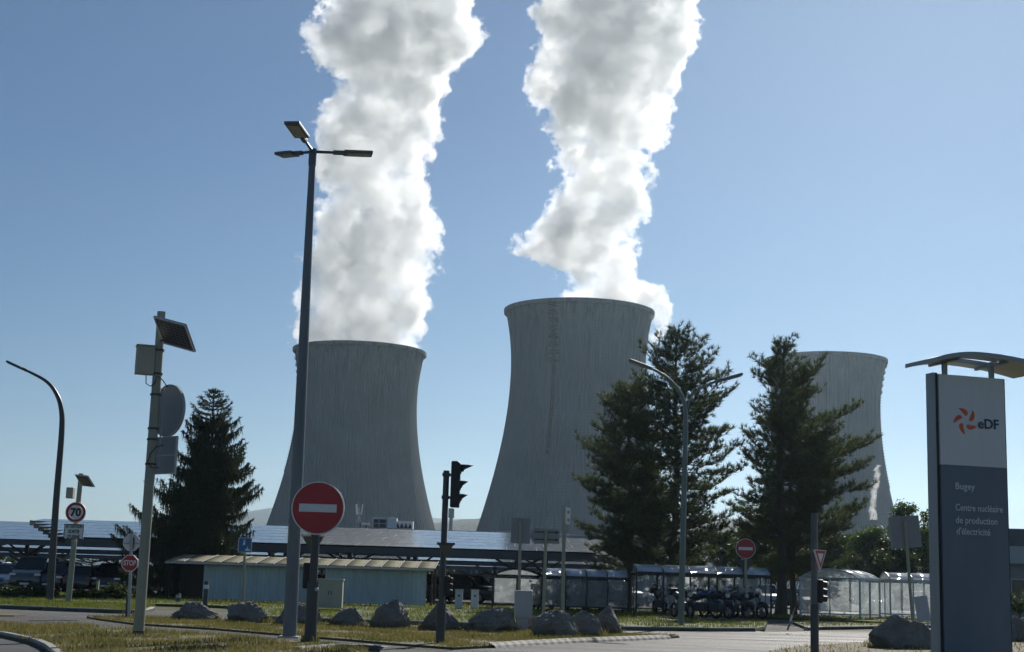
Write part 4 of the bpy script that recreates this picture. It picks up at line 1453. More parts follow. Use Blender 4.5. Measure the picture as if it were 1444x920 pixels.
boulder('long jagged boulder with pale lit crest left of the grey cabinet', 690, 891.5, 80, 36, 17, 0.7, rough=0.17, outline=[(0, 0.45), (0.3, 0.8), (0.65, 1.0), (0.85, 0.95), (1, 0.6)])
boulder('dark low boulder behind the grey cabinet', 748, 890.5, 42, 24, 18, 0.7)
boulder('large rounded boulder under the direction sign poles, first of the three beside the grey cabinet', 783, 898.5, 66, 38, 19, 0.8, flat=0.5, planes=9, rough=0.06)
boulder('middle rounded boulder of the three right of the grey cabinet', 827, 897.5, 54, 36, 20, 0.8, flat=0.5, planes=9, rough=0.06)
boulder('steep boulder with a slanting right side, last before the island tip', 858, 895.5, 44, 42, 21, 0.9, outline=[(0, 0.8), (0.3, 1.0), (0.6, 0.98), (1, 0.25)], rough=0.08)
boulder('small pale stone in the grass between jagged boulder and grey cabinet', 718, 892.5, 10, 5, 22, 0.8, m=M_ROCKP, group=None)
boulder('biggest boulder, beside the base of the logo sign', 1279, 915, 100, 50, 23, 0.6, flat=0.45, planes=11, rough=0.08, outline=[(0, 0.75), (0.2, 1.0), (0.4, 0.95), (0.6, 0.8), (1, 0.75)], group='boulders beside the logo sign')
boulder('boulder at the right edge behind the logo sign', 1440, 905, 44, 36, 24, 0.8, group='boulders beside the logo sign')
boulder('low flat boulder at the right edge in front of the shrub', 1446, 893, 60, 24, 25, 0.6, group='boulders beside the logo sign')

tufts(BOULDERS, 260, 0.16, M_BLADE_D, 31)
tufts([(ground(x, y).x, ground(x, y).y, 0.16, 0.16) for x, y in ((408, 900), (195, 897), (437, 909), (620.5, 907), (181, 871), (736, 891))], 70, 0.13, M_BLADE_D, 32)
# ------------------------------------------------------------------ signs
M_RED = mat('sign_red', (0.36, 0.03, 0.032), 0.5, 0, 0.2, 3.0)
M_SWHITE = mat('sign_white', (0.68, 0.68, 0.66), 0.5, 0, 0.07, 8.0)
M_SBLUE = mat('sign_blue', (0.03, 0.12, 0.30), 0.45, 0, 0.1, 6.0)
M_SBLACK = mat('sign_black', (0.015, 0.015, 0.016), 0.5)
M_BACK = mat('sign_back_grey', (0.21, 0.225, 0.235), 0.55, 0.25, 0.12, 5.0)
M_POLE = mat('grey_green_pole', (0.25, 0.255, 0.20), 0.5, 0.2, 0.15, 4.0)
M_POLEDK = mat('dark_grey_pole', (0.055, 0.06, 0.062), 0.45, 0.2, 0.15, 4.0)
M_ALU = mat('aluminium_pole', (0.30, 0.31, 0.31), 0.42, 0.6, 0.12, 5.0)
M_BEIGE = mat('beige_paint', (0.34, 0.33, 0.27), 0.6, 0, 0.12, 3.0, 0.1)
M_OLIVE = mat('olive_plate', (0.115, 0.105, 0.065), 0.6, 0.1, 0.15, 6.0)
M_PLASTIC = mat('black_plastic', (0.014, 0.015, 0.016), 0.5)
M_CABINET = mat('grey_cabinet', (0.30, 0.33, 0.35), 0.6, 0, 0.1, 3.0, 0.08)
def octagon(c, r):
    return [(c[0] + r * math.cos(math.pi / 8 + k * math.pi / 4), c[1] + r * math.sin(math.pi / 8 + k * math.pi / 4)) for k in range(8)]
def no_entry_disc(T, z, r, y=-0.09, x=0.0):
    d = MB().disc((x, z), r * 0.955, y - 0.012, y, 56).build('sign_disc', M_RED, T, smooth=False)
    MB().ring((x, z), r * 0.955, r, y - 0.02, y + 0.03, 56).build('border', M_SWHITE, d, smooth=False)
    MB().box((x, y - 0.015, z), (r * 1.42, 0.006, r * 0.30)).build('white_bar', M_SWHITE, d, smooth=False)
    MB().disc((x, z), r * 0.94, y + 0.004, y + 0.02, 40).build('back', M_BACK, d, smooth=False)
    return d
def tri(c, side, down=True):
    h = side * 0.866
    s = -1 if down else 1
    return [(c[0] - side / 2, c[1] - s * h / 3), (c[0] + side / 2, c[1] - s * h / 3), (c[0], c[1] + s * 2 * h / 3)][::(-1 if down else 1)]
def zof(x, y, Y):
    return at(x, y, Y).z
# big no entry
g = ground(437, 908, 0.012)
k = g.y / F_PX
T = thing('no_entry_sign', 'big red no entry disc with white bar on a dark pole in the foreground', 'no entry sign', tuple(g))
zt = zof(447, 717, g.y) - g.z
dx = at(447, 717, g.y).x - g.x
MB().path([(0, 0, 0), (0, 0, zof(437, 822, g.y))], 0.118, 16).build('post', M_POLEDK, T)
MB().path([(0, 0, zof(437, 822, g.y)), (0, 0, zt + 0.2)], 0.082, 14).build('upper_post', M_POLEDK, T)
no_entry_disc(T, zt, 37 * k, x=0.03)
for z in (zt - 0.25, zt + 0.15):
    MB().ring((0, 0), 0.084, 0.10, -0.02, 0.02, 20).build('clamp', M_ALU, T, smooth=False).matrix_local = Matrix.Translation((0, 0, z)) @ Matrix.Rotation(R90, 4, 'X')
zy = zof(440, 764, g.y) - g.z
p = MB().prism(tri((-0.06, zy), 0.46), 0.10, 0.125).build('yield_plate', M_OLIVE, T, smooth=False)
MB().prism([(-0.30, zy + 0.10), (0.18, zy + 0.10), (0.18, zy + 0.14), (-0.30, zy + 0.14)], 0.075, 0.1).build('stiffener', M_ALU, p, smooth=False)
zs = zof(434, 812, g.y) - g.z
s = MB().box((-0.13, 0.12, zs), (0.17, 0.2, 0.50)).build('pedestrian_signal', M_PLASTIC, T, smooth=False, bevel=0.03)
mb = MB()
for q in range(3):
    mb.lathe([(0.085, -0.1), (0.085, 0.06)], 14)
for q in (0.16, 0.0, -0.16):
    MB().tube((-0.13, 0.2, zs + q), (-0.13, 0.34, zs + q - 0.01), 0.075, 0.07, 14).build('visor', M_PLASTIC, s)
MB().disc((0.09, zof(437, 832, g.y)), 0.035, -0.14, -0.1, 14).build('button', M_ALU, T, smooth=False)

# traffic light
g = ground(620.5, 907, 0.05)
T = thing('traffic_light', 'three lamp traffic light seen from the side on a dark pole', 'traffic light', tuple(g))
top = zof(631, 664, g.y) - g.z
zj = zof(623, 850, g.y) - g.z
MB().path([(0, 0, 0), (0, 0, zj)], 0.095, 14).build('post', M_POLEDK, T)
MB().path([(0, 0, zj), (0, 0, top)], 0.062, 12).build('upper_post', M_POLEDK, T)
hx = at(646, 684, g.y).x - g.x - 0.03
z0, z1 = zof(646, 716, g.y) - g.z, zof(646, 651, g.y) - g.z
H_ = MB().prism([(hx - 0.12, z0), (hx + 0.07, z0), (hx + 0.07, z1 - 0.05), (hx + 0.02, z1), (hx - 0.12, z1)], -0.15, 0.15).build('signal_head', M_PLASTIC, T, smooth=False, bevel=0.025)
for q, (zc, ln) in enumerate(((z1 - 0.16, 0.26), ((z0 + z1) / 2 - 0.02, 0.17), (z0 + 0.18, 0.17))):
    vs, fs = [], []
    n = 14
    for i in range(n + 1):
        a = math.radians(-25 + 230 * i / n)
        y, z = 0.105 * math.cos(a), 0.105 * math.sin(a)
        reach = ln * (0.25 + 0.75 * max(0, math.sin(a)))
        vs += [(hx + 0.07, y, zc + z), (hx + 0.07 + reach, y * 0.96, zc + z * 0.9)]
    for i in range(n):
        fs.append((2 * i, 2 * i + 1, 2 * i + 3, 2 * i + 2))
    v = MB().add(vs, fs).build('visor', M_PLASTIC, H_)
    so = v.modifiers.new('thick', 'SOLIDIFY'); so.thickness = 0.008
    lens = MB().disc((0, 0), 0.095, -0.012, 0.012, 24).build('lens', mat('lens_' + ('red', 'amber', 'green')[q], ((0.12, 0.01, 0.01), (0.14, 0.06, 0.005), (0.01, 0.08, 0.04))[q], 0.25), H_, smooth=False)
    lens.matrix_local = Matrix.Translation((hx + 0.078, 0, zc)) @ Matrix.Rotation(R90, 4, 'Z')
mb = MB()
for z in (z1 - 0.28, z0 + 0.2):
    mb.box((hx / 2 - 0.03, 0, z), (abs(hx) + 0.1, 0.05, 0.05))
    mb.box((0, 0, z), (0.15, 0.15, 0.07))
mb.build('bracket', M_POLEDK, T, smooth=False)
zy = zof(628, 775, g.y) - g.z
p = MB().prism(tri((0.05, zy + 0.03), 0.36), -0.1, -0.075).build('yield_plate', M_OLIVE, T, smooth=False)
MB().box((0.05, -0.112, zy + 0.11), (0.37, 0.016, 0.05)).build('stiffener', M_POLEDK, p, smooth=False)
zs = zof(628, 826, g.y) - g.z
s = MB().box((0.10, 0.02, zs), (0.11, 0.14, 0.40)).build('repeater_signal', M_PLASTIC, T, smooth=False, bevel=0.03)
for q in (0.12, 0, -0.12):
    MB().tube((0.16, 0.02, zs + q), (0.21, 0.02, zs + q - 0.01), 0.05, 0.045, 12).build('visor', M_PLASTIC, s)

# solar pole with round and square sign backs
g = ground(195, 897, 0.05)
Y0 = g.y
T = thing('solar_sign_pole', 'tall grey green pole with solar panel, box and two sign backs at left', 'sign pole', tuple(g))
L_ = lambda x, y, dy=0.0: at(x, y, Y0 + dy) - g
ztop = L_(228, 440).z
tx = L_(228, 440).x
def px_axis(z):
    return tx * z / ztop
MB().path([(0, 0, 0), (px_axis(ztop * 0.5), 0, ztop * 0.5), (tx, 0, ztop)], [0.105, 0.098, 0.085], 18).build('pole', M_POLE, T)
MB().path([(0, 0, 0), (0, 0, 0.10)], [0.12, 0.12], 18).build('base_collar', M_POLEDK, T)
c4 = [L_(217, 446, -0.5), L_(262, 458, -0.95), L_(275, 494, -0.45), L_(231, 484, -0.05)]
nn = (c4[1] - c4[0]).cross(c4[3] - c4[0]).normalized()
def quad_plate(cs, th, off=0.0):
    vs = [c + nn * off for c in cs] + [c + nn * (off + th) for c in cs]
    return MB().add(vs, [(0, 1, 2, 3), (7, 6, 5, 4), (0, 4, 5, 1), (1, 5, 6, 2), (2, 6, 7, 3), (3, 7, 4, 0)])
cen = sum(c4, Vector()) / 4
def pv_mat():
    m, nt, b = new_mat('pv_cells')
    v = texco(nt)
    br = N(nt, 'ShaderNodeTexBrick')
    br.offset = 0.0
    br.inputs['Scale'].default_value = 1.0
    br.inputs['Brick Width'].default_value = 0.12
    br.inputs['Row Height'].default_value = 0.075
    br.inputs['Mortar Size'].default_value = 0.006
    br.inputs['Color1'].default_value = (0.035, 0.032, 0.045, 1)
    br.inputs['Color2'].default_value = (0.05, 0.045, 0.06, 1)
    br.inputs['Mortar'].default_value = (0.22, 0.22, 0.24, 1)
    nt.links.new(v, br.inputs['Vector'])
    nt.links.new(br.outputs['Color'], b.inputs['Base Color'])
    b.inputs['Roughness'].default_value = 0.35
    return m
M_PV = pv_mat()
def pv_panel(parent, cs, dirn):
    # a framed module laid out in its own plane so the cell grid runs with its edges
    u = (cs[1] - cs[0]); v = (cs[3] - cs[0])
    w, h = u.length, v.length
    ux = u.normalized(); n = ux.cross(v).normalized(); vy = n.cross(ux)
    M = Matrix(((ux.x, vy.x, n.x, cs[0].x), (ux.y, vy.y, n.y, cs[0].y), (ux.z, vy.z, n.z, cs[0].z), (0, 0, 0, 1)))
    o = MB().box((w / 2, h / 2, 0), (w, h, 0.02)).build('solar_panel', M_PV, parent, smooth=False)
    o.matrix_local = M
    mb = MB()
    t = max(0.016, w * 0.028)
    for c, s in (((w / 2, t / 2, 0), (w, t, 0.045)), ((w / 2, h - t / 2, 0), (w, t, 0.045)), ((t / 2, h / 2, 0), (t, h - 2 * t, 0.045)), ((w - t / 2, h / 2, 0), (t, h - 2 * t, 0.045))):
        mb.box(c, s)
    mb.build('frame', M_SWHITE, o, smooth=False)
    return o
pv_panel(T, c4, 1)
mb = MB().tube((px_axis(cen.z), 0.0, cen.z - 0.1), tuple(cen), 0.03, n=8)
mb.tube((px_axis(cen.z) , 0, cen.z + 0.2), tuple((c4[0] + c4[1]) / 2 + Vector((0, 0, -0.03))), 0.02, n=8)
mb.build('panel_bracket', M_POLEDK, T)
b0, b1 = L_(191, 528), L_(219, 490)
B_ = MB().box(((b0.x + b1.x) / 2, -0.02, (b0.z + b1.z) / 2), (b1.x - b0.x, 0.30, b1.z - b0.z), rz=0.35).build('control_box', M_BEIGE, T, smooth=False, bevel=0.015)
MB().box(((b0.x + b1.x) / 2, -0.02, b1.z + 0.012), (b1.x - b0.x + 0.03, 0.33, 0.025), rz=0.35).build('box_lid', M_BEIGE, B_, smooth=False)
for z in (b0.z + 0.02, b1.z - 0.06, L_(225, 557).z, L_(225, 605).z, L_(215, 620).z, L_(215, 655).z):
    MB().lathe([(0.09, z - 0.02), (0.112, z - 0.02), (0.112, z + 0.02), (0.09, z + 0.02)], 18, (px_axis(z), 0)).build('clamp', M_POLEDK, T)
pts = [L_(206, 529, -0.1), L_(206, 541, -0.1), L_(212, 545, -0.1), L_(218, 541, -0.1), L_(222, 530, -0.08), L_(230, 537, -0.05), L_(236, 546, 0.0)]
MB().path(pts, 0.011, 6).build('cable', M_PLASTIC, T)
pts = [L_(231, 628, -0.14), L_(221, 630, -0.16), L_(212, 640, -0.16), L_(208, 652, -0.16), L_(214, 660, -0.15), L_(224, 660, -0.14)]
MB().path(pts, 0.011, 6).build('cable', M_PLASTIC, T)
zc = L_(232, 576).z
ca = Matrix.Rotation(math.radians(-42), 4, 'Z')
cx_, cy_ = L_(231, 576).x, 0.42
d = MB().disc((0, 0), 37 * Y0 / F_PX, -0.012, 0.012, 56).build('round_sign', M_BACK, T, smooth=False)
d.matrix_local = Matrix.Translation((cx_, cy_, zc)) @ ca
r = MB().ring((0, 0), 37 * Y0 / F_PX, 38 * Y0 / F_PX, -0.025, 0.03, 56).build('border', M_ALU, d, smooth=False)
zc2 = L_(226, 640).z
s = MB().box((0, 0, 0), (40 * Y0 / F_PX * 1.35, 0.02, 52 * Y0 / F_PX)).build('square_sign', M_BACK, T, smooth=False, bevel=0.006)
s.matrix_local = Matrix.Translation((L_(226, 640).x, 0.40, zc2)) @ ca
f = MB().box((0, 0, 0), (40 * Y0 / F_PX * 1.35 + 0.03, 0.035, 0.03)).box((0, 0, 26 * Y0 / F_PX), (40 * Y0 / F_PX * 1.35 + 0.03, 0.035, 0.02)).box((0, 0, -26 * Y0 / F_PX), (40 * Y0 / F_PX * 1.35 + 0.03, 0.035, 0.02)).box((20 * Y0 / F_PX * 1.35, 0, 0), (0.02, 0.05, 52 * Y0 / F_PX)).build('border', M_ALU, s, smooth=False)
for q in (-0.02, 0.05):
    MB().tube((px_axis(zc2) + 0.10 + q, 0.02, zc2 - 0.32), (px_axis(zc) + 0.10 + q, 0.02, zc + 0.42), 0.016, n=6).build('mounting_rail', M_ALU, T)

# speed limit sign with its own solar panel
g = ground(96, 850.5, 0.10)
Y0 = g.y
T = thing('speed_limit_sign', 'leaning pole with round 70 limit sign, warning plate and small solar panel', 'speed limit sign', tuple(g))
L_ = lambda x, y, dy=0.0: at(x, y, Y0 + dy) - g
top = L_(114.5, 668)
MB().path([(0, 0, 0), tuple(top)], [0.11, 0.085], 12).build('pole', M_POLE, T)
zc, xc, r = L_(108.5, 723).z, L_(108.5, 723).x, 14.2 * Y0 / F_PX
d = MB().disc((xc, zc), r * 0.68, -0.156, -0.13, 40).build('sign_disc', M_SWHITE, T, smooth=False)
MB().ring((xc, zc), r * 0.70, r * 0.95, -0.158, -0.13, 48).build('red_ring', M_RED, d, smooth=False)
MB().ring((xc, zc), r * 0.95, r, -0.165, -0.11, 48).build('border', M_SWHITE, d, smooth=False)
o = lettering('numerals', '70', r * 1.05, (xc - r * 0.52, -0.16, zc - r * 0.03), M_SBLACK, d, fit=r * 1.04, bold=r * 0.045)
p0, p1 = L_(91, 760.5), L_(120.5, 740)
zm, wm = (p0.z + p1.z) / 2, p1.x - p0.x
pl = MB().box(((p0.x + p1.x) / 2, -0.14, zm), (wm, 0.02, p1.z - p0.z)).build('warning_plate', M_SWHITE, T, smooth=False)
mb = MB()
for c, s in (((0, (p1.z - p0.z) / 2 - 0.012), (wm, 0.024)), ((0, -(p1.z - p0.z) / 2 + 0.012), (wm, 0.024)), ((-wm / 2 + 0.012, 0), (0.024, p1.z - p0.z - 0.05)), ((wm / 2 - 0.012, 0), (0.024, p1.z - p0.z - 0.05))):
    mb.box(((p0.x + p1.x) / 2 + c[0], -0.153, zm + c[1]), (s[0], 0.008, s[1]))
mb.build('border', M_SBLACK, pl, smooth=False)
for i, (s, w) in enumerate((('ATTENTION', 0.84), ('SORTIE', 0.56), ("D'USINE", 0.62))):
    lettering('lettering', s, 0.17, ((p0.x + p1.x) / 2 - wm * w / 2, -0.153, zm + (1 - i) * 0.185 - 0.0), M_SBLACK, pl, fit=wm * w, bold=0.006)
b0, b1 = L_(94, 703), L_(105, 688)
MB().box(((b0.x + b1.x) / 2, 0, (b0.z + b1.z) / 2), (b1.x - b0.x, 0.3, b1.z - b0.z)).build('control_box', M_BEIGE, T, smooth=False, bevel=0.015)
pv_panel(T, [L_(106, 669.5, -0.5), L_(124, 671.5, -0.85), L_(129, 686, -0.4), L_(112, 684, -0.1)], 1)
MB().tube(tuple(top - Vector((0.02, 0, 0.25))), tuple(L_(117, 678, -0.1)), 0.03, n=6).build('panel_bracket', M_POLEDK, T)

# stop sign
g = ground(181.5, 871, 0.05)
Y0 = g.y
T = thing('stop_sign', 'small red octagonal stop sign with a second octagon seen from behind above it', 'stop sign', tuple(g))
L_ = lambda x, y, dy=0.0: at(x, y, Y0 + dy) - g
MB().path([(0, 0, 0), tuple(L_(186, 752))], 0.045, 12).build('post', M_ALU, T)
q = L_(179, 840)
MB().path([(-0.075, 0.05, 0), (q.x - 0.0, 0.05, q.z)], 0.035, 10).build('stake', M_POLEDK, T)
c, r = L_(184, 794.5), 12.3 * Y0 / F_PX
o = MB().prism(octagon((c.x, c.z), r * 0.92), -0.075, -0.06).build('sign_plate', M_RED, T, smooth=False)
mb = MB()
oc, oi = octagon((c.x, c.z), r), octagon((c.x, c.z), r * 0.90)
vs = [(p[0], -0.082, p[1]) for p in oc] + [(p[0], -0.082, p[1]) for p in oi] + [(p[0], -0.055, p[1]) for p in oc] + [(p[0], -0.055, p[1]) for p in oi]
fs = []
for i in range(8):
    j = (i + 1) % 8
    fs += [(i, j, 8 + j, 8 + i), (16 + j, 16 + i, 24 + i, 24 + j), (j, i, 16 + i, 16 + j), (8 + i, 8 + j, 24 + j, 24 + i)]
mb.add(vs, fs).build('border', M_SWHITE, o, smooth=False)
lettering('lettering', 'STOP', r * 0.8, (c.x - r * 0.70, -0.079, c.z), M_SWHITE, o, fit=r * 1.4, bold=r * 0.025)
c2, r2 = L_(184.8, 765), 12.8 * Y0 / F_PX
o = MB().prism(octagon((c2.x, c2.z), r2), 0.06, 0.075).build('sign_back', M_SWHITE, T, smooth=False)
MB().box((c2.x, 0.045, c2.z - 0.03), (r2 * 1.6, 0.03, 0.03)).build('stiffener', M_ALU, o, smooth=False)
MB().box((c2.x + 0.03, 0.02, c2.z - 0.02), (0.085, 0.07, r2 * 1.2)).build('bracket', M_POLEDK, T, smooth=False)

# second no entry sign
g = ground(1052, 872.5, 0.10)
Y0 = g.y
T = thing('no_entry_sign', 'smaller no entry sign beyond the road before the motorcycle shelter, triangle back below', 'no entry sign', tuple(g))
L_ = lambda x, y, dy=0.0: at(x, y, Y0 + dy) - g
MB().path([(0, 0, 0), tuple(L_(1051, 766))], 0.06, 10).build('post', M_POLE, T)
c = L_(1051, 774)
no_entry_disc(T, c.z, 13.8 * Y0 / F_PX, y=-0.08, x=c.x)
c = L_(1051.5, 797)
MB().prism(tri((c.x, c.z), 23 * Y0 / F_PX), 0.07, 0.09).build('yield_plate', M_POLEDK, T, smooth=False)

# yield sign on the near pole at right, with a small signal
g = ground(1149, 934, 0.05)
Y0 = g.y
T = thing('yield_sign', 'small red and white triangle turned sideways on a thick dark pole, signal below it', 'yield sign', tuple(g))
L_ = lambda x, y, dy=0.0: at(x, y, Y0 + dy) - g
zj = L_(1150, 852).z
MB().path([(0, 0, 0), (0, 0, zj)], 0.074, 14).build('post', M_POLEDK, T)
MB().path([(0, 0, zj), tuple(L_(1148.5, 724))], 0.062, 12).build('upper_post', mat('mid_grey_pole', (0.10, 0.11, 0.115), 0.5, 0.2), T)
c = L_(1154, 787)
side = 27 * Y0 / F_PX * 1.12
o = MB().prism(tri((0, 0.02), side), -0.012, 0.012).build('sign_plate', M_RED, T, smooth=False)
o.matrix_local = Matrix.Translation((c.x, -0.12, c.z)) @ Matrix.Rotation(math.radians(48), 4, 'Z')
MB().prism(tri((0, 0.02), side * 0.52), -0.018, -0.008).build('white_field', M_SWHITE, o, smooth=False)
oc, oi = tri((0, 0.02), side * 1.06), tri((0, 0.02), side * 0.95)
vs = [(p[0], -0.017, p[1]) for p in oc] + [(p[0], -0.017, p[1]) for p in oi] + [(p[0], 0.016, p[1]) for p in oc] + [(p[0], 0.016, p[1]) for p in oi]
fs = []
for i in range(3):
    j = (i + 1) % 3
    fs += [(i, j, 3 + j, 3 + i), (6 + j, 6 + i, 9 + i, 9 + j), (j, i, 6 + i, 6 + j), (3 + i, 3 + j, 9 + j, 9 + i)]
MB().add(vs, fs).build('border', M_SWHITE, o, smooth=False)
c = L_(1157, 834)
s = MB().box((c.x, 0.02, c.z), (0.10, 0.16, 0.42)).build('signal_head', M_PLASTIC, T, smooth=False, bevel=0.03)
for q in (0.13, 0, -0.13):
    MB().tube((c.x + 0.04, 0.02, c.z + q), (c.x + 0.12, 0.02, c.z + q - 0.01), 0.055, 0.05, 12).build('visor', M_PLASTIC, s)
c = L_(1157.5, 856)
MB().box((c.x + 0.02, -0.02, c.z), (0.10, 0.12, 0.13)).build('push_button_box', M_SWHITE, T, smooth=False, bevel=0.015)

# blue information sign
g = gnd(343, 853)
Y0 = g.y
T = thing('information_sign', 'small square blue sign with a white figure on a thin pole before the shed', 'information sign', tuple(g))
L_ = lambda x, y, dy=0.0: at(x, y, Y0 + dy) - g
MB().path([(0, 0, 0), tuple(L_(345.5, 762))], 0.05, 10).build('post', M_POLE, T)
c, w = L_(346, 769), 18.5 * Y0 / F_PX
o = MB().box((c.x, -0.075, c.z), (w, 0.02, w * 1.08)).build('sign_plate', M_SBLUE, T, smooth=False)
mb = MB()
for cc, s in (((0, w * 0.53), (w, 0.02)), ((0, -w * 0.53), (w, 0.02)), ((-w * 0.49, 0), (0.02, w)), ((w * 0.49, 0), (0.02, w))):
    mb.box((c.x + cc[0], -0.088, c.z + cc[1]), (s[0], 0.01, s[1]))
mb.build('border', M_SWHITE, o, smooth=False)
def q2(u, v):
    return (c.x + u * w, c.z + v * w)
mb = MB().disc(q2(-0.06, 0.33), w * 0.06, -0.092, -0.084, 14)
mb.prism([q2(-0.16, 0.0), q2(-0.05, 0.0), q2(0.02, 0.05), q2(0.0, 0.26), q2(-0.12, 0.26)], -0.092, -0.084)
mb.build('figure', M_SWHITE, o, smooth=False)
mb = MB().prism([q2(0.02, -0.42), q2(0.40, -0.42), q2(0.34, -0.28), q2(0.25, -0.3), q2(0.21, -0.06), q2(0.14, -0.3), q2(0.06, -0.27)], -0.092, -0.084)
mb.build('symbol', M_SWHITE, o, smooth=False)

# sign backs near the shelters
def sign_back(label, x, yb, xt, yt, x0, y0, x1, y1, Y=None, tilt=0.0, pole_r=0.045, cat='sign'):
    g = ground(x, yb, 0.05)
    if Y:
        g = Vector((at(x, yb, Y).x, Y, 0.05))
    L_ = lambda a, b2: at(a, b2, g.y) - g
    T = thing('sign_seen_from_behind', label, cat, tuple(g))
    MB().path([(0, 0, 0), tuple(L_(xt, yt))], pole_r, 10).build('post', M_POLE, T)
    a, b2 = L_(x0, y1), L_(x1, y0)
    w, h = b2.x - a.x, b2.z - a.z
    o = MB().box((0, 0, 0), (w, 0.02, h)).build('sign_back', M_BACK, T, smooth=False, bevel=0.004)
    o.matrix_local = Matrix.Translation(((a.x + b2.x) / 2, 0.06, (a.z + b2.z) / 2)) @ Matrix.Rotation(tilt, 4, 'Y')
    MB().box((0, -0.02, 0), (w * 0.2, 0.03, h * 0.98)).build('channel', mat('sign_channel', (0.2, 0.21, 0.215), 0.55, 0.3), o, smooth=False)
    mb = MB()
    for cc, s in (((0, h / 2), (w, 0.012)), ((0, -h / 2), (w, 0.012)), ((-w / 2, 0), (0.012, h)), ((w / 2, 0), (0.012, h))):
        mb.box((cc[0], -0.005, cc[1]), (s[0], 0.04, s[1]))
    mb.build('border', M_ALU, o, smooth=False)
    return T
sign_back('grey square sign back on a thin pole above the grey cabinet', 731, 885, 734, 735, 720, 731, 748, 766)
T = sign_back('square sign back tilted to the left, between pale shelters and logo sign', 1289, 900, 1276, 735, 1256, 729, 1297.5, 772, tilt=math.radians(-5.5))
g = ground(766, 878, 0.05)
L_ = lambda a, b2: at(a, b2, g.y) - g
T = thing('direction_sign', 'arrow shaped direction sign seen from behind, pointing left', 'direction sign', tuple(g))
MB().path([(0, 0, 0), tuple(L_(770, 749))], 0.055, 10).build('post', M_POLE, T)
a, b2, c = L_(746, 757), L_(789, 746), L_(789, 767)
o = MB().prism([(a.x, (b2.z + c.z) / 2), (a.x + 0.17, c.z - 0.02), (c.x, c.z), (b2.x, b2.z), (a.x + 0.17, b2.z)], 0.055, 0.08).build('sign_back', M_BACK, T, smooth=False)
mb = MB()
for z in (c.z + 0.12, b2.z - 0.12):
    mb.box(((a.x + b2.x) / 2 + 0.08, 0.04, z), (0.8, 0.03, 0.045))
mb.build('rail', M_POLEDK, o, smooth=False)
for z in (c.z + 0.12, b2.z - 0.12):
    MB().box((b2.x - 0.1, 0.035, z), (0.07, 0.03, 0.07)).build('clamp', M_PLASTIC, o, smooth=False)
g = ground(793, 880, 0.05)
L_ = lambda a, b2: at(a, b2, g.y) - g
T = thing('plate_post', 'thin post with a narrow pale plate turned edge on at its top', 'sign post', tuple(g))
MB().path([(0, 0, 0), tuple(L_(796, 714))], 0.062, 10).build('post', M_POLE, T)
c = L_(801, 728)
o = MB().box((0, 0, 0), (0.34, 0.02, 0.52)).build('plate', M_SWHITE, T, smooth=False)
o.matrix_local = Matrix.Translation((c.x, -0.05, c.z)) @ Matrix.Rotation(math.radians(64), 4, 'Z')
for z in (0.12, -0.13):
    MB().box((0, -0.014, z), (0.18, 0.006, 0.1)).build('lettering_strip', M_BACK, o, smooth=False)
# leaning pale board
g = ground(1301, 893, 0.05)
L_ = lambda a, b2: at(a, b2, g.y) - g
T = thing('board', 'pale blank board leaning left behind the biggest boulder', 'board', tuple(g))
a, b2 = L_(1290, 876), L_(1311, 841)
o = MB().box((0, 0, 0), (0.44, 0.025, b2.z - a.z)).build('panel', mat('weathered_board', (0.42, 0.41, 0.42), 0.7, 0, 0.1, 4), T, smooth=False)
o.matrix_local = Matrix.Translation(((a.x + b2.x) / 2, 0, (a.z + b2.z) / 2)) @ Matrix.Rotation(math.radians(-8), 4, 'Y')
for s in (-0.14, 0.14):
    MB().box((s + 0.05, 0.03, a.z / 2 + 0.05), (0.04, 0.04, a.z + 0.1)).build('leg', M_GALV, T, smooth=False)

# ------------------------------------------------------------------ lamp posts
M_LAMP = mat('lamp_grey', (0.10, 0.11, 0.115), 0.45, 0.3, 0.12, 4.0)
M_LAMPBLUE = mat('lamp_blue_grey', (0.13, 0.15, 0.165), 0.5, 0.15, 0.25, 2.0, 0.1, 20, (1, 1, 0.15))
M_LENS = mat('lamp_glass', (0.25, 0.26, 0.25), 0.25)
g = ground(408, 900, 0.05)
Y0 = g.y
L_ = lambda x, y, dy=0.0: at(x, y, Y0 + dy) - g
T = thing('lamp_post', 'tallest lamp post with three flat lamp heads in front of the left tower', 'street lamp', tuple(g))
topp = L_(441, 218)
lean = topp.x / topp.z
MB().path([(0, 0, 0), tuple(topp * 0.5), tuple(topp)], [0.142, 0.115, 0.07], 20).build('pole', M_LAMPBLUE, T)
MB().box((0, 0, 0.02), (0.42, 0.42, 0.04)).build('base_plate', M_GALV, T, smooth=False)
MB().path([tuple(topp - Vector((0, 0, 0.25))), tuple(topp + Vector((0, 0, 0.12)))], 0.085, 16).build('top_collar', M_LAMP, T)
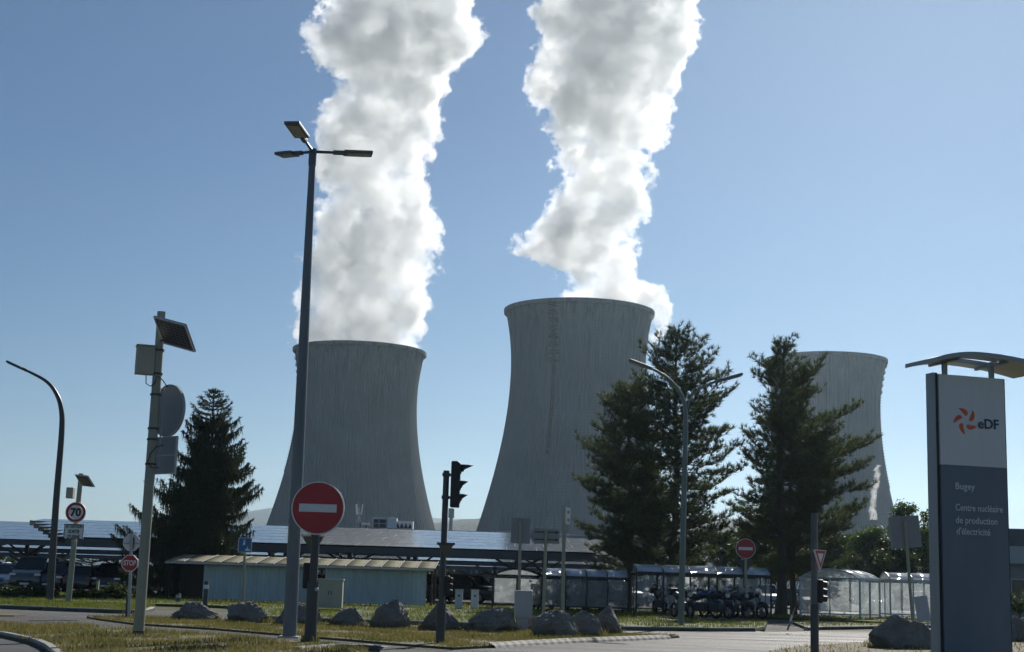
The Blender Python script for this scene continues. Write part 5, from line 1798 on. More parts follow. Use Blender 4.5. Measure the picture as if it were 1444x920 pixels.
for az, L1, tl in ((0.20, 1.28, 0.05), (math.pi - 0.55, 0.95, 0.05), (math.radians(-97), 1.75, 0.05)):
    dv = Vector((math.cos(az), math.sin(az), tl)).normalized()
    a = topp + Vector((0, 0, 0.06))
    arm = MB().path([a, a + dv * L1 * 0.42], [0.035, 0.03], 8).build('arm', M_LAMP, T)
    sd = Vector((-math.sin(az), math.cos(az), 0))
    up = dv.cross(sd) * 1.0
    if up.z < 0: up = -up
    M = Matrix((( dv.x, sd.x, up.x), (dv.y, sd.y, up.y), (dv.z, sd.z, up.z)))
    mb = MB().box(a + dv * L1 * 0.44, (0.26, 0.10, 0.085), M=M)
    mb.box(a + dv * L1 * 0.76, (L1 * 0.48, 0.32, 0.065), M=M)
    h = mb.build('lamp_head', M_LAMP, T, smooth=False, bevel=0.012)
    MB().box(a + dv * L1 * 0.76 - up * 0.036, (L1 * 0.38, 0.24, 0.012), M=M).build('lens', M_LENS, h, smooth=False)
def bent_lamp(label, xb, yb, arms, r0, r1, z0=0.10, m=None, name='lamp_post'):
    g = ground(xb, yb, z0)
    Y0 = g.y
    L_ = lambda x, y, dy=0.0: at(x, y, Y0 + dy) - g
    T = thing(name, label, 'street lamp', tuple(g))
    for i, (pts, head) in enumerate(arms):
        P = [Vector((0, 0, 0))] * (1 if i == 0 else 0) + [L_(*p) for p in pts]
        # smooth the bend
        Q = []
        for j in range(len(P) - 1):
            p0, p1, p2, p3 = P[max(0, j - 1)], P[j], P[j + 1], P[min(len(P) - 1, j + 2)]
            for s in range(5):
                t = s / 5
                Q.append(0.5 * ((2 * p1) + (p2 - p0) * t + (2 * p0 - 5 * p1 + 4 * p2 - p3) * t * t + (3 * p1 - p0 - 3 * p2 + p3) * t ** 3) if j > 0 else p1.lerp(p2, t))
        Q.append(P[-1])
        n = len(Q)
        MB().path(Q, [r0 + (r1 - r0) * q / (n - 1) if i == 0 else r1 for q in range(n)], 12).build('pole' if i == 0 else 'arm', m or M_LAMP, T)
        a, b2 = L_(*head[0]), L_(*head[1])
        dv = (b2 - a)
        ln = dv.length
        dv.normalize()
        up = Vector((-dv.z, 0, dv.x))
        if up.z < 0: up = -up
        M = Matrix(((dv.x, 0, up.x), (0, 1, 0), (dv.z, 0, up.z)))
        c = a.lerp(b2, 0.5)
        mb = MB().box(c + dv * ln * 0.12, (ln * 0.76, 0.30, 0.09), M=M)
        mb.box(a + dv * ln * 0.12, (ln * 0.3, 0.16, 0.11), M=M)
        h = mb.build('lamp_head', m or M_LAMP, T, smooth=False, bevel=0.03)
        MB().box(c + dv * ln * 0.12 - up * 0.05, (ln * 0.6, 0.22, 0.02), M=M).build('lens', M_LENS, h, smooth=False)
    return T
bent_lamp('dark lamp post with single bent arm at the far left', 70, 847, [([(79, 710), (87, 610), (86, 575), (78, 553), (64, 537), (36, 522)], ((38, 523), (10, 510)))], 0.145, 0.045, m=M_POLEDK)
bent_lamp('double arm lamp post before the tall pine', 960, 882, [([(964, 720), (967, 600), (965, 570), (957, 551), (940, 532), (917, 519)], ((919, 520), (887, 508))), ([(966.5, 585), (973, 562), (988, 548), (1012, 537)], ((1010, 538), (1047, 528)))], 0.10, 0.04, m=mat('lamp_green_grey', (0.13, 0.16, 0.155), 0.5, 0.2, 0.15, 3.0))
bent_lamp('slim bent lamp post partly hidden by the left edge of the logo sign', 1321, 872, [([(1316, 740), (1314.5, 690), (1317, 676), (1324, 668), (1340, 664)], ((1338, 664), (1362, 662)))], 0.09, 0.04)

# ------------------------------------------------------------------ cabinets, bollards, stakes
g = ground(464, 862, 0.10)
k = g.y / F_PX
T = thing('electrical_cabinet', 'beige electrical cabinet in front of the blue shed wall', 'cabinet', tuple(g))
w, h = 34 * k, 42 * k
MB().box((0, 0.2, 0.06 + h / 2), (w, 0.4, h - 0.1)).build('body', M_BEIGE, T, smooth=False, bevel=0.01)
MB().box((0, 0.2, h + 0.02), (w + 0.06, 0.46, 0.05)).build('lid', M_BEIGE, T, smooth=False, bevel=0.01)
for s in (-1, 1):
    d = MB().box((s * w * 0.242, -0.008, 0.08 + h / 2), (w * 0.47, 0.014, h - 0.2)).build('door', M_BEIGE, T, smooth=False)
    MB().box((s * 0.05, -0.022, 0.1 + h / 2), (0.025, 0.02, 0.12)).build('handle', M_PLASTIC, d, smooth=False)
MB().box((0, 0.2, 0.03), (w - 0.06, 0.36, 0.07)).build('plinth', M_KERB, T, smooth=False)
g = ground(736, 891, 0.05)
k = g.y / F_PX
T = thing('pedestal_cabinet', 'pale grey box cabinet on a narrower foot among the boulders', 'cabinet', tuple(g))
z0, z1 = zof(737, 872, g.y) - g.z, zof(737, 833, g.y) - g.z
MB().box((0.02, 0.15, (z0 + z1) / 2), (25 * k, 0.28, z1 - z0)).build('body', M_CABINET, T, smooth=False, bevel=0.02)
MB().box((0.02, 0.004, (z0 + z1) / 2), (21 * k, 0.012, (z1 - z0) * 0.9)).build('door', M_CABINET, T, smooth=False, bevel=0.004)
MB().box((0, 0.15, z0 / 2), (15 * k, 0.2, z0 + 0.02)).build('foot', M_CABINET, T, smooth=False)
g = gnd(289, 856)
k = g.y / F_PX
T = thing('bollard', 'dark bollard with a white band at the left corner of the blue wall', 'bollard', tuple(g))
h = 35 * k
MB().lathe([(0.085, 0), (0.085, h - 0.03), (0.07, h), (0.0, h)], 18).build('body', M_POLEDK, T)
MB().lathe([(0.089, h * 0.70), (0.089, h * 0.86)], 18).build('band', M_SWHITE, T)
g = gnd(251, 849)
k = g.y / F_PX
T = thing('bollard', 'short pale bollard in the shade at the open left end of the shed', 'bollard', tuple(g))
MB().lathe([(0.10, 0), (0.10, 0.28), (0.06, 0.34), (0, 0.34)], 16).build('body', M_POLEDK, T)
MB().lathe([(0.104, 0.16), (0.104, 0.28)], 16).build('band', M_CABINET, T)
ped = None
for x, lab in ((646.5, 'left one of two small pale pedestals between shed and shelter'), (669, 'right one of two small pale pedestals between shed and shelter')):
    g = gnd(x, 859)
    if ped is None:
        ped = thing('service_pedestal', lab, 'pedestal', tuple(g), 0, 'pale pedestals by the car park')
        MB().box((0, 0.12, 0.40), (0.33, 0.24, 0.80)).build('body', mat('pale_pedestal', (0.46, 0.48, 0.48), 0.6, 0, 0.08, 4), ped, smooth=False, bevel=0.015)
        MB().box((0, 0.12, 0.815), (0.37, 0.28, 0.03)).build('cap', M_CABINET, ped, smooth=False)
        MB().disc((0, 0.56), 0.045, -0.012, 0.01, 16).build('socket', M_SBLACK, ped, smooth=False)
    else:
        c = copy_tree(ped); c.location = g; c['label'] = lab
g = gnd(1110.5, 889)
T = thing('marker_stake', 'thin leaning pale stake at the dropped kerb before the twin trunks', 'stake', tuple(g))
L_ = lambda a, b2: at(a, b2, g.y) - g
MB().path([(0, 0, 0), tuple(L_(1114, 878)), tuple(L_(1121, 857))], [0.03, 0.028, 0.024], 8).build('stem', mat('grey_wood', (0.22, 0.2, 0.17), 0.8), T)
MB().path([tuple(L_(1114.5, 876)), tuple(L_(1117, 868))], 0.034, 8).build('band', M_SWHITE, T)
for x, yb, yt, lab in ((33, 839, 826, 'short pale stake left of the bent lamp post'), (137, 838, 818, 'short pale stake between the speed sign and the stop sign')):
    g = gnd(x, yb)
    T = thing('marker_stake', lab, 'stake', tuple(g))
    h = zof(x, yt, g.y) - g.z
    MB().box((0, 0, h / 2), (0.11, 0.11, h)).build('stem', mat('pale_wood', (0.40, 0.38, 0.30), 0.8), T, smooth=False)
    MB().box((0, 0, h - 0.04), (0.13, 0.13, 0.05)).build('cap', M_POLEDK, T, smooth=False)

# ------------------------------------------------------------------ logo sign
M_NAVY = mat('navy_panel', (0.125, 0.155, 0.20), 0.5, 0, 0.22, 1.6, 0, 1, (1, 1, 0.2))
M_PGREY = mat('pale_grey_panel', (0.56, 0.59, 0.6), 0.45, 0, 0.10, 1.6, 0, 1, (1, 1, 0.2))
M_ORANGE = mat('emblem_orange', (0.60, 0.11, 0.045), 0.5, 0, 0.04, 2.0)
M_LOGOBLUE = mat('emblem_blue', (0.025, 0.045, 0.09), 0.5, 0, 0.05, 2.0)
M_SILVER = mat('silver_frame', (0.27, 0.29, 0.30), 0.45, 0.3, 0.06, 2.0)
g = ground(1338, 946, 0.05)
Y0 = g.y
T = thing('logo_sign', 'tall slab sign, pale grey above and navy below, with orange emblem and curved roof', 'entrance sign', tuple(g), math.radians(17))
th = math.radians(17)
def loc(x, y, d=0.0):
    # photograph point on the face plane -> local (u, z)
    r = ray(x, y)
    n = Vector((-math.sin(th), math.cos(th), 0))      # local +y
    o = Vector((g.x, g.y, 0)) + n * d
    e = Vector((0, 0, EYE))
    t = (o - e).dot(n) / r.dot(n)
    p = e + r * t
    return (p - g).dot(Vector((math.cos(th), math.sin(th), 0))), p.z - g.z
uL, uR = loc(1328, 700)[0], loc(1424, 800)[0]
zt = loc(1372, 531)[1]
zm = loc(1372, 658)[1]
W_ = uR - uL
uc = (uL + uR) / 2
MB().box((uc, 0.11, (zm + zt) / 2 + 0.002), (W_, 0.20, zt - zm - 0.004)).build('upper_panel', M_PGREY, T, smooth=False, bevel=0.006)
nav = MB().box((uc, 0.11, zm / 2), (W_, 0.20, zm)).build('lower_panel', M_NAVY, T, smooth=False, bevel=0.006)
MB().box((uL - 0.035, 0.12, zt / 2 + 0.02), (0.045, 0.16, zt)).build('side_strip', M_SBLACK, T, smooth=False)
MB().box((uL - 0.085, 0.14, zt / 2 + 0.02), (0.05, 0.22, zt)).build('side_post', M_SILVER, T, smooth=False, bevel=0.005)
MB().box((uR + 0.02, 0.12, zt / 2), (0.03, 0.16, zt)).build('side_strip', M_SBLACK, T, smooth=False)
# curved roof: two blades with a gap, joined at the ends, on two flat stems
hz = (loc(1345, 501)[1] - zt) * 0.86
ua, ub = loc(1299, 512)[0], loc(1468, 527)[0]
def arc(u):
    t = (u - ua) / (ub - ua)
    pk = 0.36
    return zt + hz * (1 - ((t - pk) / (pk if t < pk else (1 - pk) * 1.05)) ** 2 * (0.50 if t < pk else 0.62)) - 0.02
def blade_strip(u0, u1, y0, y1, nseg=16, taper=0.0):
    vs, fs = [], []
    for i in range(nseg + 1):
        u = u0 + (u1 - u0) * i / nseg
        z = arc(u)
        e = taper * (1 - i / nseg)
        vs += [(u, y0 + e, z), (u, y1 - e, z), (u, y1 - e, z + 0.075), (u, y0 + e, z + 0.075)]
    for i in range(nseg):
        a = i * 4
        for q in range(4):
            fs.append((a + q, a + (q + 1) % 4, a + 4 + (q + 1) % 4, a + 4 + q))
    fs += [(0, 1, 2, 3), tuple(range(nseg * 4, nseg * 4 + 4))]
    return MB().add(vs, fs)
RF = blade_strip(ua, ub, -0.46, -0.12).build('roof_blade', M_SILVER, T, angle=50)
blade_strip(ua + 0.10, ub - 0.1, 0.30, 0.66).build('roof_blade', M_SILVER, T, angle=50)
um = ua + (ub - ua) * 0.30
blade_strip(ua + 0.06, um, -0.115, 0.295).build('roof_end', M_SILVER, T, angle=50)
blade_strip(um + (ub - ua) * 0.34, ub - 0.06, -0.115, 0.295).build('roof_end', M_SILVER, T, angle=50)
for x in (1337, 1403):
    u = loc(x, 520)[0]
    MB().box((u, 0.11, (zt + arc(u)) / 2 + 0.01), (0.09, 0.05, arc(u) - zt + 0.04)).build('roof_stem', M_SILVER, T, smooth=False)
    MB().box((u, 0.1, arc(u) - 0.03), (0.05, 0.95, 0.04)).build('roof_rib', M_SILVER, T, smooth=False)
# emblem: five curled petals round an empty centre
eu, ez = loc(1361.5, 593)
R = 0.5 * (loc(1376, 593)[0] - loc(1347, 593)[0]) * 1.12
mb_ = []
for q in range(5):
    a0 = math.radians(92 - 72 * q)
    outer, inner = [], []
    for i in range(13):
        t = i / 12
        a = a0 + math.radians(40) * (t - 0.25)
        r_ = R * (0.36 + 0.68 * t)
        wv = R * 0.25 * math.sin(math.pi * min(1, t * 0.97 + 0.03)) ** 0.8 * (1.15 - 0.3 * t)
        cu, cz = math.cos(a), math.sin(a)
        outer.append((eu + r_ * cu - wv * -cz * 1.0, ez + r_ * cz - wv * cu * 1.0))
        inner.append((eu + r_ * cu + wv * -cz * 0.55, ez + r_ * cz + wv * cu * 0.55))
    pts = outer + inner[::-1]
    MB().prism(pts, -0.006, 0.012).build('emblem_petal', M_ORANGE, T, smooth=False)
p0, p1 = loc(1379, 600), loc(1408, 602)
o = lettering('lettering', 'eDF', 0.24, (p0[0], -0.004, loc(1393, 599)[1]), M_LOGOBLUE, T, fit=p1[0] - p0[0], bold=0.004)
M_TXT = mat('panel_lettering', (0.55, 0.58, 0.6), 0.5, 0, 0.03, 2.0)
for s, xa, xb, y in (('Bugey', 1346.5, 1374, 686.5), ('Centre nucléaire', 1347, 1413.5, 717.5), ('de production', 1347.5, 1406, 735), ("d'électricité", 1348.5, 1396, 750.5)):
    a, b2 = loc(xa, y), loc(xb, y)
    lettering('lettering', s, 0.165, (a[0], -0.004, loc((xa + xb) / 2, y)[1]), M_TXT, T, fit=b2[0] - a[0], bold=0.0015)
MB().box((uc, 0.11, 0.0), (W_ + 0.3, 0.5, 0.1)).build('footing', M_KERB, T, smooth=False)
# ------------------------------------------------------------------ parked cars
def paint(name, c, metal=0.3):
    m, nt, b = new_mat(name)
    b.inputs['Base Color'].default_value = (*c, 1)
    b.inputs['Metallic'].default_value = metal
    b.inputs['Roughness'].default_value = 0.32
    b.inputs['Coat Weight'].default_value = 0.7
    b.inputs['Coat Roughness'].default_value = 0.08
    d = noise(nt, texco(nt), 2.5, 5, 0.6)
    nt.links.new(mixc(nt, ramp(nt, d, [(0.45, 0.0), (0.8, 0.25)]), c, (0.2, 0.19, 0.17)), b.inputs['Base Color'])
    return m
PAINTS = [('white', paint('white_car_paint', (0.62, 0.62, 0.61), 0.0)), ('silver', paint('silver_car_paint', (0.36, 0.37, 0.38), 0.6)), ('dark grey', paint('grey_car_paint', (0.07, 0.075, 0.08), 0.4)),
          ('black', paint('black_car_paint', (0.012, 0.012, 0.014), 0.1)), ('blue', paint('blue_car_paint', (0.03, 0.07, 0.16), 0.3)), ('red', paint('red_car_paint', (0.25, 0.02, 0.02), 0.1)), ('pale blue', paint('pale_blue_car_paint', (0.22, 0.29, 0.36), 0.4))]
M_CGLASS = mat('car_glass', (0.012, 0.015, 0.018), 0.06, 0, 0.1, 1.0)
M_TYRE = mat('tyre_rubber', (0.015, 0.015, 0.015), 0.8)
M_RIM = mat('wheel_alloy', (0.3, 0.3, 0.31), 0.35, 0.8)
M_HEAD = mat('headlamp_glass', (0.55, 0.56, 0.57), 0.12, 0.3)
M_TAIL = mat('tail_lamp', (0.22, 0.01, 0.01), 0.2)
M_PLATE = mat('number_plate', (0.6, 0.6, 0.56), 0.5)
def car_body(prof, hw, belt):
    # prof: list of (y, z_low, z_top) for the lower body; loft with rounded sides
    mb = MB()
    vs, fs = [], []
    rows = []
    for y, zl, zt in prof:
        t = (y - prof[0][0]) / (prof[-1][0] - prof[0][0])
        w = hw * (1 - 0.16 * abs(2 * t - 1) ** 4)
        ring = [(-w * 0.90, zl), (-w, zl + (zt - zl) * 0.30), (-w * 0.985, zl + (zt - zl) * 0.72), (-w * 0.88, zt - 0.015), (-w * 0.55, zt), (w * 0.55, zt), (w * 0.88, zt - 0.015), (w * 0.985, zl + (zt - zl) * 0.72), (w, zl + (zt - zl) * 0.30), (w * 0.90, zl)]
        rows.append([(x, y, z) for x, z in ring])
    n = len(rows[0])
    for r in rows:
        vs += r
    for i in range(len(rows) - 1):
        for k in range(n):
            fs.append((i * n + k, i * n + (k + 1) % n, (i + 1) * n + (k + 1) % n, (i + 1) * n + k))
    fs += [tuple(range(n)), tuple(range((len(rows) - 1) * n, len(rows) * n))]
    return mb.add(vs, fs)
def cabin(pts, hw_b, hw_t, z_b, z_t):
    # pts: y at (front base, front top, rear top, rear base)
    fb, ft, rt, rb = pts
    vs = [(-hw_b, fb, z_b), (hw_b, fb, z_b), (hw_b, rb, z_b), (-hw_b, rb, z_b), (-hw_t, ft, z_t), (hw_t, ft, z_t), (hw_t, rt, z_t), (-hw_t, rt, z_t)]
    return MB().add(vs, [(0, 3, 2, 1), (4, 5, 6, 7), (0, 1, 5, 4), (1, 2, 6, 5), (2, 3, 7, 6), (3, 0, 4, 7)])
def make_car(kind, label, loc, rz, group='cars parked under the solar canopies'):
    col, pm = PAINTS[0]
    T = thing('parked_car', label, 'car', loc, rz, group)
    if kind == 'hatch':
        L, hw, prof = 4.0, 0.87, [(-2.0, 0.34, 0.55), (-1.93, 0.22, 0.70), (-1.5, 0.20, 0.84), (-0.75, 0.20, 0.95), (0.4, 0.20, 0.97), (1.55, 0.20, 1.0), (1.93, 0.22, 0.96), (2.0, 0.34, 0.72)]
        cab, zt = (-0.95, -0.15, 1.45, 1.88), 1.47
    elif kind == 'suv':
        L, hw, prof = 4.4, 0.92, [(-2.2, 0.42, 0.70), (-2.14, 0.28, 0.88), (-1.8, 0.26, 1.0), (-0.95, 0.26, 1.06), (0.5, 0.26, 1.08), (1.75, 0.26, 1.1), (2.14, 0.28, 1.06), (2.2, 0.42, 0.8)]
        cab, zt = (-1.15, -0.35, 1.75, 2.1), 1.68
    else:
        L, hw, prof = 4.9, 0.97, [(-2.45, 0.42, 0.72), (-2.38, 0.28, 0.98), (-2.1, 0.26, 1.12), (-1.55, 0.26, 1.22), (0.5, 0.26, 1.26), (2.0, 0.26, 1.26), (2.4, 0.28, 1.24), (2.45, 0.42, 0.9)]
        cab, zt = (-1.7, -0.85, 2.3, 2.42), 1.92
    zb = prof[3][2] - 0.03
    body = car_body(prof, hw, zb).build('body', pm, T, angle=40)
    cabin(cab, hw * 0.90, hw * 0.74, zb, zt - 0.05).build('glasshouse', M_CGLASS, T, smooth=False, bevel=0.04)
    fb, ft, rt, rb = cab
    r = MB().box((0, (ft + rt) / 2, zt - 0.03), (hw * 1.47, rt - ft + 0.04, 0.07)).build('roof', pm, T, smooth=False, bevel=0.03)
    mb = MB()
    for s in (-1, 1):
        mb.tube((s * hw * 0.9, fb, zb), (s * hw * 0.735, ft, zt - 0.05), 0.035, n=6)
        mb.tube((s * hw * 0.9, rb, zb), (s * hw * 0.735, rt, zt - 0.05), 0.05, n=6)
        ym = (ft + rt) / 2
        mb.tube((s * hw * 0.9, ym, zb), (s * hw * 0.74, ym, zt - 0.05), 0.035, n=6)
        if kind == 'van':
            mb.box((s * hw * 0.86, (ym + rb) / 2 + 0.2, (zb + zt) / 2 - 0.02), (0.14, rb - ym - 0.4, zt - zb - 0.1))
    for s in (-1, 1):
        mb.tube((s * hw * 0.735, ft, zt - 0.05), (s * hw * 0.735, rt, zt - 0.05), 0.035, n=6)
    mb.tube((-hw * 0.735, ft, zt - 0.05), (hw * 0.735, ft, zt - 0.05), 0.035, n=6)
    mb.build('window_frame', pm, T)
    for y in (-L / 2 + 0.78, L / 2 - 0.78):
        for s in (-1, 1):
            w = MB().tube((s * (hw - 0.02), y, 0.31), (s * (hw - 0.22), y, 0.31), 0.31, n=20).build('wheel', M_TYRE, T)
            MB().tube((s * (hw - 0.012), y, 0.31), (s * (hw - 0.05), y, 0.31), 0.19, n=16).build('rim', M_RIM, w)
    y0 = -L / 2
    zl = prof[1][2]
    for s in (-1, 1):
        MB().box((s * hw * 0.70, y0 + 0.10, zl - 0.06), (0.34, 0.20, 0.13)).build('headlight', M_HEAD, T, smooth=False, bevel=0.03)
        MB().box((s * hw * 0.78, L / 2 - 0.08, zl + 0.06), (0.22, 0.14, 0.24)).build('tail_light', M_TAIL, T, smooth=False, bevel=0.02)
        MB().box((s * (hw + 0.06), fb + 0.28, zb + 0.08), (0.16, 0.10, 0.12)).build('mirror', pm, T, smooth=False, bevel=0.02)
    MB().box((0, y0 + 0.03, 0.52), (hw * 0.9, 0.06, 0.16)).build('grille', M_PLASTIC, T, smooth=False)
    MB().box((0, y0 - 0.005, 0.42), (0.5, 0.02, 0.11)).build('number_plate', M_PLATE, T, smooth=False)
    return T
def repaint(T, pm, old=PAINTS[0][1]):
    for o in T.children:
        if o.type == 'MESH' and o.data.materials and o.data.materials[0] == old:
            o.data = o.data.copy()
            o.data.materials[0] = pm
def cars():
    protos = {}
    rnd = random.Random(12)
    def put(kind, ci, x, Y, rz, label):
        if kind not in protos:
            T = make_car(kind, label, (x, Y, 0.004), rz)
            protos[kind] = T
            base = T
        else:
            base = copy_tree(protos[kind])
            base.location = (x, Y, 0.004)
            base.rotation_euler = (0, 0, rz)
            base['label'] = label
        return base, ci
    todo = []
    def pxX(x, Y):
        return at(x, 830, Y).x
    rows = [
        # kind, colour, photo x, distance, heading, label
        ('van', 2, 50, 84, 0.05, 'dark grey van parked left of the bent lamp post'),
        ('suv', 2, 82, 84, 0.0, 'dark grey car just right of the bent lamp post, van beside it'),
        ('hatch', 3, 121, 83.5, 3.14, 'black car behind the speed limit post'),
        ('suv', 3, 160, 84, 0.04, 'black tall car between speed limit post and stop sign'),
        ('hatch', 6, 10, 85, 0.0, 'pale blue car at the left edge of the photo'),
        ('hatch', 1, -25, 85, 3.1, 'silver car just outside the left edge'),
        ('hatch', 2, 200, 84.5, 0.0, 'dark grey car hidden behind the spruce'),
        ('hatch', 0, 448, 92, 0.0, 'white car seen in the gap between the two blue walls'),
        ('hatch', 1, 607, 92, -0.5, 'silver car right behind the traffic light pole'),
        ('suv', 2, 662, 90, 0.95, 'dark grey car with a light bonnet between traffic light and first shelter'),
        ('hatch', 2, 720, 96, 0.1, 'dark grey car behind the arched gable shelter'),
        ('suv', 0, 776, 96, 3.1, 'white car behind the left half of the long vaulted shelter'),
        ('hatch', 3, 815, 95, 0.0, 'black car behind the middle of the long vaulted shelter'),
        ('suv', 1, 862, 92, 0.7, 'silver car with a bright windscreen behind the right end of the long shelter'),
        ('hatch', 0, 925, 100, 0.05, 'white car behind the left bay of the motorcycle shelter'),
        ('suv', 2, 985, 101, 0.0, 'dark grey car behind the motorcycles'),
        ('hatch', 6, 1040, 100, 3.1, 'pale blue car behind the right bay of the motorcycle shelter'),
        ('suv', 0, 1078, 108, 0.0, 'white car left of the thick pine trunk'),
        ('hatch', 2, 1114, 108, 3.14, 'dark grey car between the twin pine trunks'),
        ('hatch', 1, 1140, 104, 0.0, 'silver car right of the slender pine trunk'),
        ('suv', 3, 1180, 100, 0.1, 'black car behind the corner shelter'),
        ('hatch', 0, 1232, 100, 0.0, 'white car behind the right side of the corner shelter'),
        ('hatch', 5, 1285, 98, 3.1, 'red car behind the farthest right shelter'),
    ]
    for kind, ci, px, Y, rz, lab in rows:
        if px < -20:
            continue
        todo.append(put(kind, ci, pxX(px, Y), Y, rz, lab))
    # rows farther back under the canopies
    names = ['second', 'third', 'fourth']
    for ri, Y in enumerate((112, 119, 142)):
        xs = list(np.arange(-44, 20, 2.75 if ri < 2 else 3.1))
        n = 0
        for X in xs:
            if rnd.random() < 0.3:
                continue
            kind = rnd.choice(['hatch', 'hatch', 'suv', 'suv', 'van'] if ri != 0 else ['hatch', 'suv'])
            ci = rnd.choice([0, 0, 1, 1, 2, 2, 3, 3, 4, 5, 6])
            px = CX + X / Y * F_PX
            if px < -30:
                continue
            todo.append(put(kind, ci, X + rnd.uniform(-.12, .12), Y + rnd.uniform(-.2, .2), rnd.choice([0.0, math.pi]) + rnd.uniform(-.03, .03), None))
            T, _ = todo[-1]
            far_label(T, PAINTS[ci][0], {'hatch': 'hatchback', 'suv': 'tall car', 'van': 'van'}[kind], names[ri], px)
    for T, ci in todo:
        repaint(T, PAINTS[ci][1])
SEEN_LABELS = {}
def far_label(T, colour, kind, row, px):
    marks = [(0, 'by the left edge'), (45, 'left of the bent lamp post'), (100, 'near the speed limit post'), (185, 'near the stop sign'), (260, 'behind the spruce'), (345, 'left of the blue info sign'), (408, 'left of the tallest lamp post'),
             (470, 'behind the big no entry sign'), (560, 'behind the right blue wall'), (640, 'near the traffic light'), (735, 'left of the grey cabinet'), (800, 'behind the direction sign poles'), (890, 'behind the long vaulted shelter'), (970, 'near the double lamp post'), (1060, 'behind the motorcycle shelter'), (1150, 'behind the twin pine trunks'), (2000, 'behind the corner shelter')]
    w = next(m[1] for m in marks if px <= m[0])
    base = f'{colour} {kind} in the {row} row {w}'
    k = SEEN_LABELS.get(base, 0)
    SEEN_LABELS[base] = k + 1
    if k:
        base += (', its right hand neighbour', ', third of its like from the left', ', fourth of its like')[k - 1] if k < 4 else ', the rightmost of its like'
    T['label'] = base
cars()

# ------------------------------------------------------------------ motorcycles and bicycles
def make_moto(label, loc, rz, m):
    T = thing('motorcycle', label, 'motorcycle', loc, rz, 'motorcycles in the shelters')
    for y, r in ((-0.70, 0.31), (0.70, 0.31)):
        w = bpy.data.objects
        mb = MB()
        n, k = 24, 8
        vs, fs = [], []
        for i in range(n):
            a = 2 * math.pi * i / n
            for j in range(k):
                b2 = 2 * math.pi * j / k
                rr_ = r - 0.06 + 0.06 * math.cos(b2)
                vs.append((0.06 * math.sin(b2), y + rr_ * math.cos(a), r + rr_ * math.sin(a)))
        for i in range(n):
            for j in range(k):
                fs.append((i * k + j, i * k + (j + 1) % k, ((i + 1) % n) * k + (j + 1) % k, ((i + 1) % n) * k + j))
        wh = mb.add(vs, fs).build('wheel', M_TYRE, T)
        mb = MB().tube((-0.03, y, r), (0.03, y, r), 0.10, n=12)
        for i in range(6):
            a = math.pi * i / 3
            mb.tube((0, y, r), (0, y + (r - 0.08) * math.cos(a), r + (r - 0.08) * math.sin(a)), 0.014, n=5)
        mb.build('rim', M_RIM, wh)
    mb = MB()
    mb.path([(0, -0.28, 0.86), (0, 0.0, 0.78), (0, 0.25, 0.72), (0, 0.36, 0.55)], [0.05, 0.05, 0.05, 0.04], 8)
    for s in (-1, 1):
        mb.tube((s * 0.09, -0.70, 0.31), (s * 0.09, -0.40, 0.98), 0.028, n=8)
        mb.tube((s * 0.10, 0.70, 0.31), (s * 0.10, 0.22, 0.42), 0.03, n=6)
        mb.tube((s * 0.07, 0.45, 0.36), (s * 0.07, 0.62, 0.74), 0.02, n=6)
    mb.build('frame', M_POLEDK, T)
    MB().box((0, -0.02, 0.45), (0.34, 0.52, 0.36)).build('engine', M_POLEDK, T, smooth=False, bevel=0.06)
    MB().tube((0.17, -0.1, 0.32), (0.20, 0.72, 0.40), 0.05, 0.06, 10).build('exhaust', M_RIM, T)
    MB().path([(0, -0.36, 0.92), (0, -0.2, 0.96), (0, 0.02, 0.92), (0, 0.14, 0.84)], [0.08, 0.165, 0.15, 0.08], 12).build('tank', m, T)
    MB().path([(0, 0.06, 0.86), (0, 0.3, 0.83), (0, 0.62, 0.92), (0, 0.82, 0.98)], [0.09, 0.14, 0.12, 0.05], 10).build('seat', M_PLASTIC, T)
    MB().path([(0, -0.62, 0.86), (0, -0.52, 1.0), (0, -0.40, 1.06)], [0.06, 0.17, 0.06], 10).build('fairing', m, T)
    MB().path([(0, -0.60, 1.0), (0, -0.50, 1.22)], [0.13, 0.10], 8).build('windscreen', M_GLASS, T)
    MB().tube((0, -0.70, 0.92), (0, -0.60, 0.93), 0.085, 0.09, 14).build('headlight', M_HEAD, T)
    MB().path([(-0.36, -0.24, 1.06), (-0.24, -0.36, 1.08), (0, -0.42, 1.04), (0.24, -0.36, 1.08), (0.36, -0.24, 1.06)], 0.018, 8).build('handlebar', M_PLASTIC, T)
    for s in (-1, 1):
        mb = MB().tube((s * 0.27, -0.34, 1.08), (s * 0.33, -0.42, 1.24), 0.01, n=6)
        mb.box((s * 0.35, -0.42, 1.27), (0.14, 0.03, 0.08))
        mb.build('mirror', M_PLASTIC, T, smooth=False)
    MB().path([(0, -1.0, 0.52), (0, -0.86, 0.66), (0, -0.66, 0.68), (0, -0.46, 0.58)], [0.05, 0.075, 0.075, 0.05], 8).build('mudguard', m, T)
    MB().box((0, 0.86, 1.02), (0.34, 0.30, 0.28)).build('top_case', M_PLASTIC, T, smooth=False, bevel=0.04)
    return T
moto0 = None
M_MOTO = [PAINTS[3][1], PAINTS[2][1], PAINTS[4][1], PAINTS[1][1], PAINTS[5][1]]
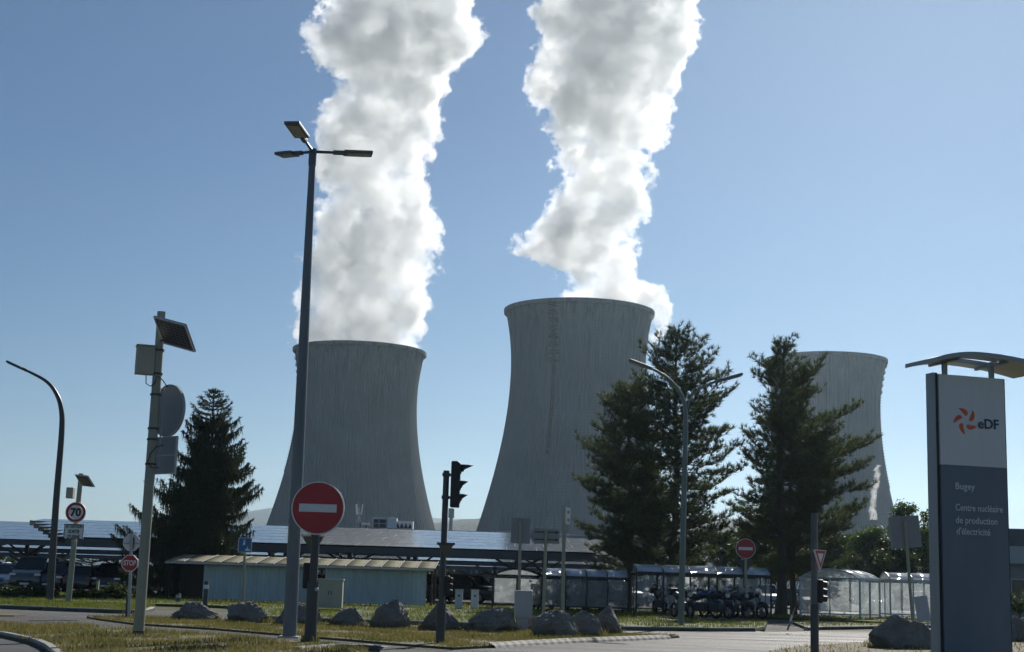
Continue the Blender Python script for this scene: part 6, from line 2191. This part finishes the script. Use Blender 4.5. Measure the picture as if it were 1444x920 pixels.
for x, yb, rz, ci, lab in ((962, 872, 0.35, 0, 'black motorcycle farthest left in the open shelter, behind the lamp post'),
                           (988, 872, 0.9, 2, 'blue motorcycle second from the left in the open shelter'),
                           (1010, 873, 0.6, 0, 'black motorcycle in the middle of the open shelter'),
                           (1032, 873, 1.0, 1, 'dark grey motorcycle fourth from the left in the open shelter'),
                           (1054, 873.5, 0.8, 0, 'black motorcycle rightmost in the open shelter, behind the smaller no entry sign'),
                           (930, 866, 0.2, 3, 'silver motorcycle behind the leftmost bay of the open shelter'),
                           (757, 860, 0.1, 3, 'silver scooter like motorcycle behind the grey cabinet'),
                           (790, 861, 0.5, 0, 'black motorcycle left in the long vaulted shelter'),
                           (812, 861, 0.8, 3, 'silver motorcycle second in the long vaulted shelter'),
                           (840, 862, 0.4, 1, 'dark grey motorcycle right in the long vaulted shelter'),
                           (1180, 868, 0.7, 0, 'black motorcycle inside the corner shelter at left'),
                           (1200, 867, 0.9, 3, 'silver motorcycle inside the corner shelter at right'),
                           (1268, 866, 0.6, 0, 'black motorcycle in the farthest right shelter'),
                           (1284, 866, 0.9, 1, 'dark grey motorcycle in the farthest right shelter beside the black one')):
    g = gnd(x, yb)
    if x in (1180, 1200):
        g.y += 1.2
    if x in (790, 812, 840, 757):
        g.y += 1.5
    if x in (1268, 1284):
        g.y -= 3.0
    if moto0 is None:
        moto0 = make_moto(lab, tuple(g), rz, M_MOTO[0])
    else:
        c = copy_tree(moto0)
        c.location = g
        c.rotation_euler = (0, 0, rz)
        c['label'] = lab
        if ci:
            repaint(c, M_MOTO[ci], M_MOTO[0])
# ------------------------------------------------------------------ the air between here and the hills
mh = bpy.data.materials.new("haze_air")
mh.use_nodes = True
mh.node_tree.nodes.remove(mh.node_tree.nodes['Principled BSDF'])
pv = N(mh.node_tree, 'ShaderNodeVolumePrincipled')
pv.inputs['Color'].default_value = (0.62, 0.82, 1.0, 1)
pv.inputs['Density'].default_value = 0.000072
pv.inputs['Anisotropy'].default_value = 0.62
mh.node_tree.links.new(pv.outputs[0], mh.node_tree.nodes['Material Output'].inputs['Volume'])
hz = MB().box((0, 3050, 219), (13000, 6700, 442)).build('haze', mh, None, smooth=False)
tag(hz, kind='stuff')
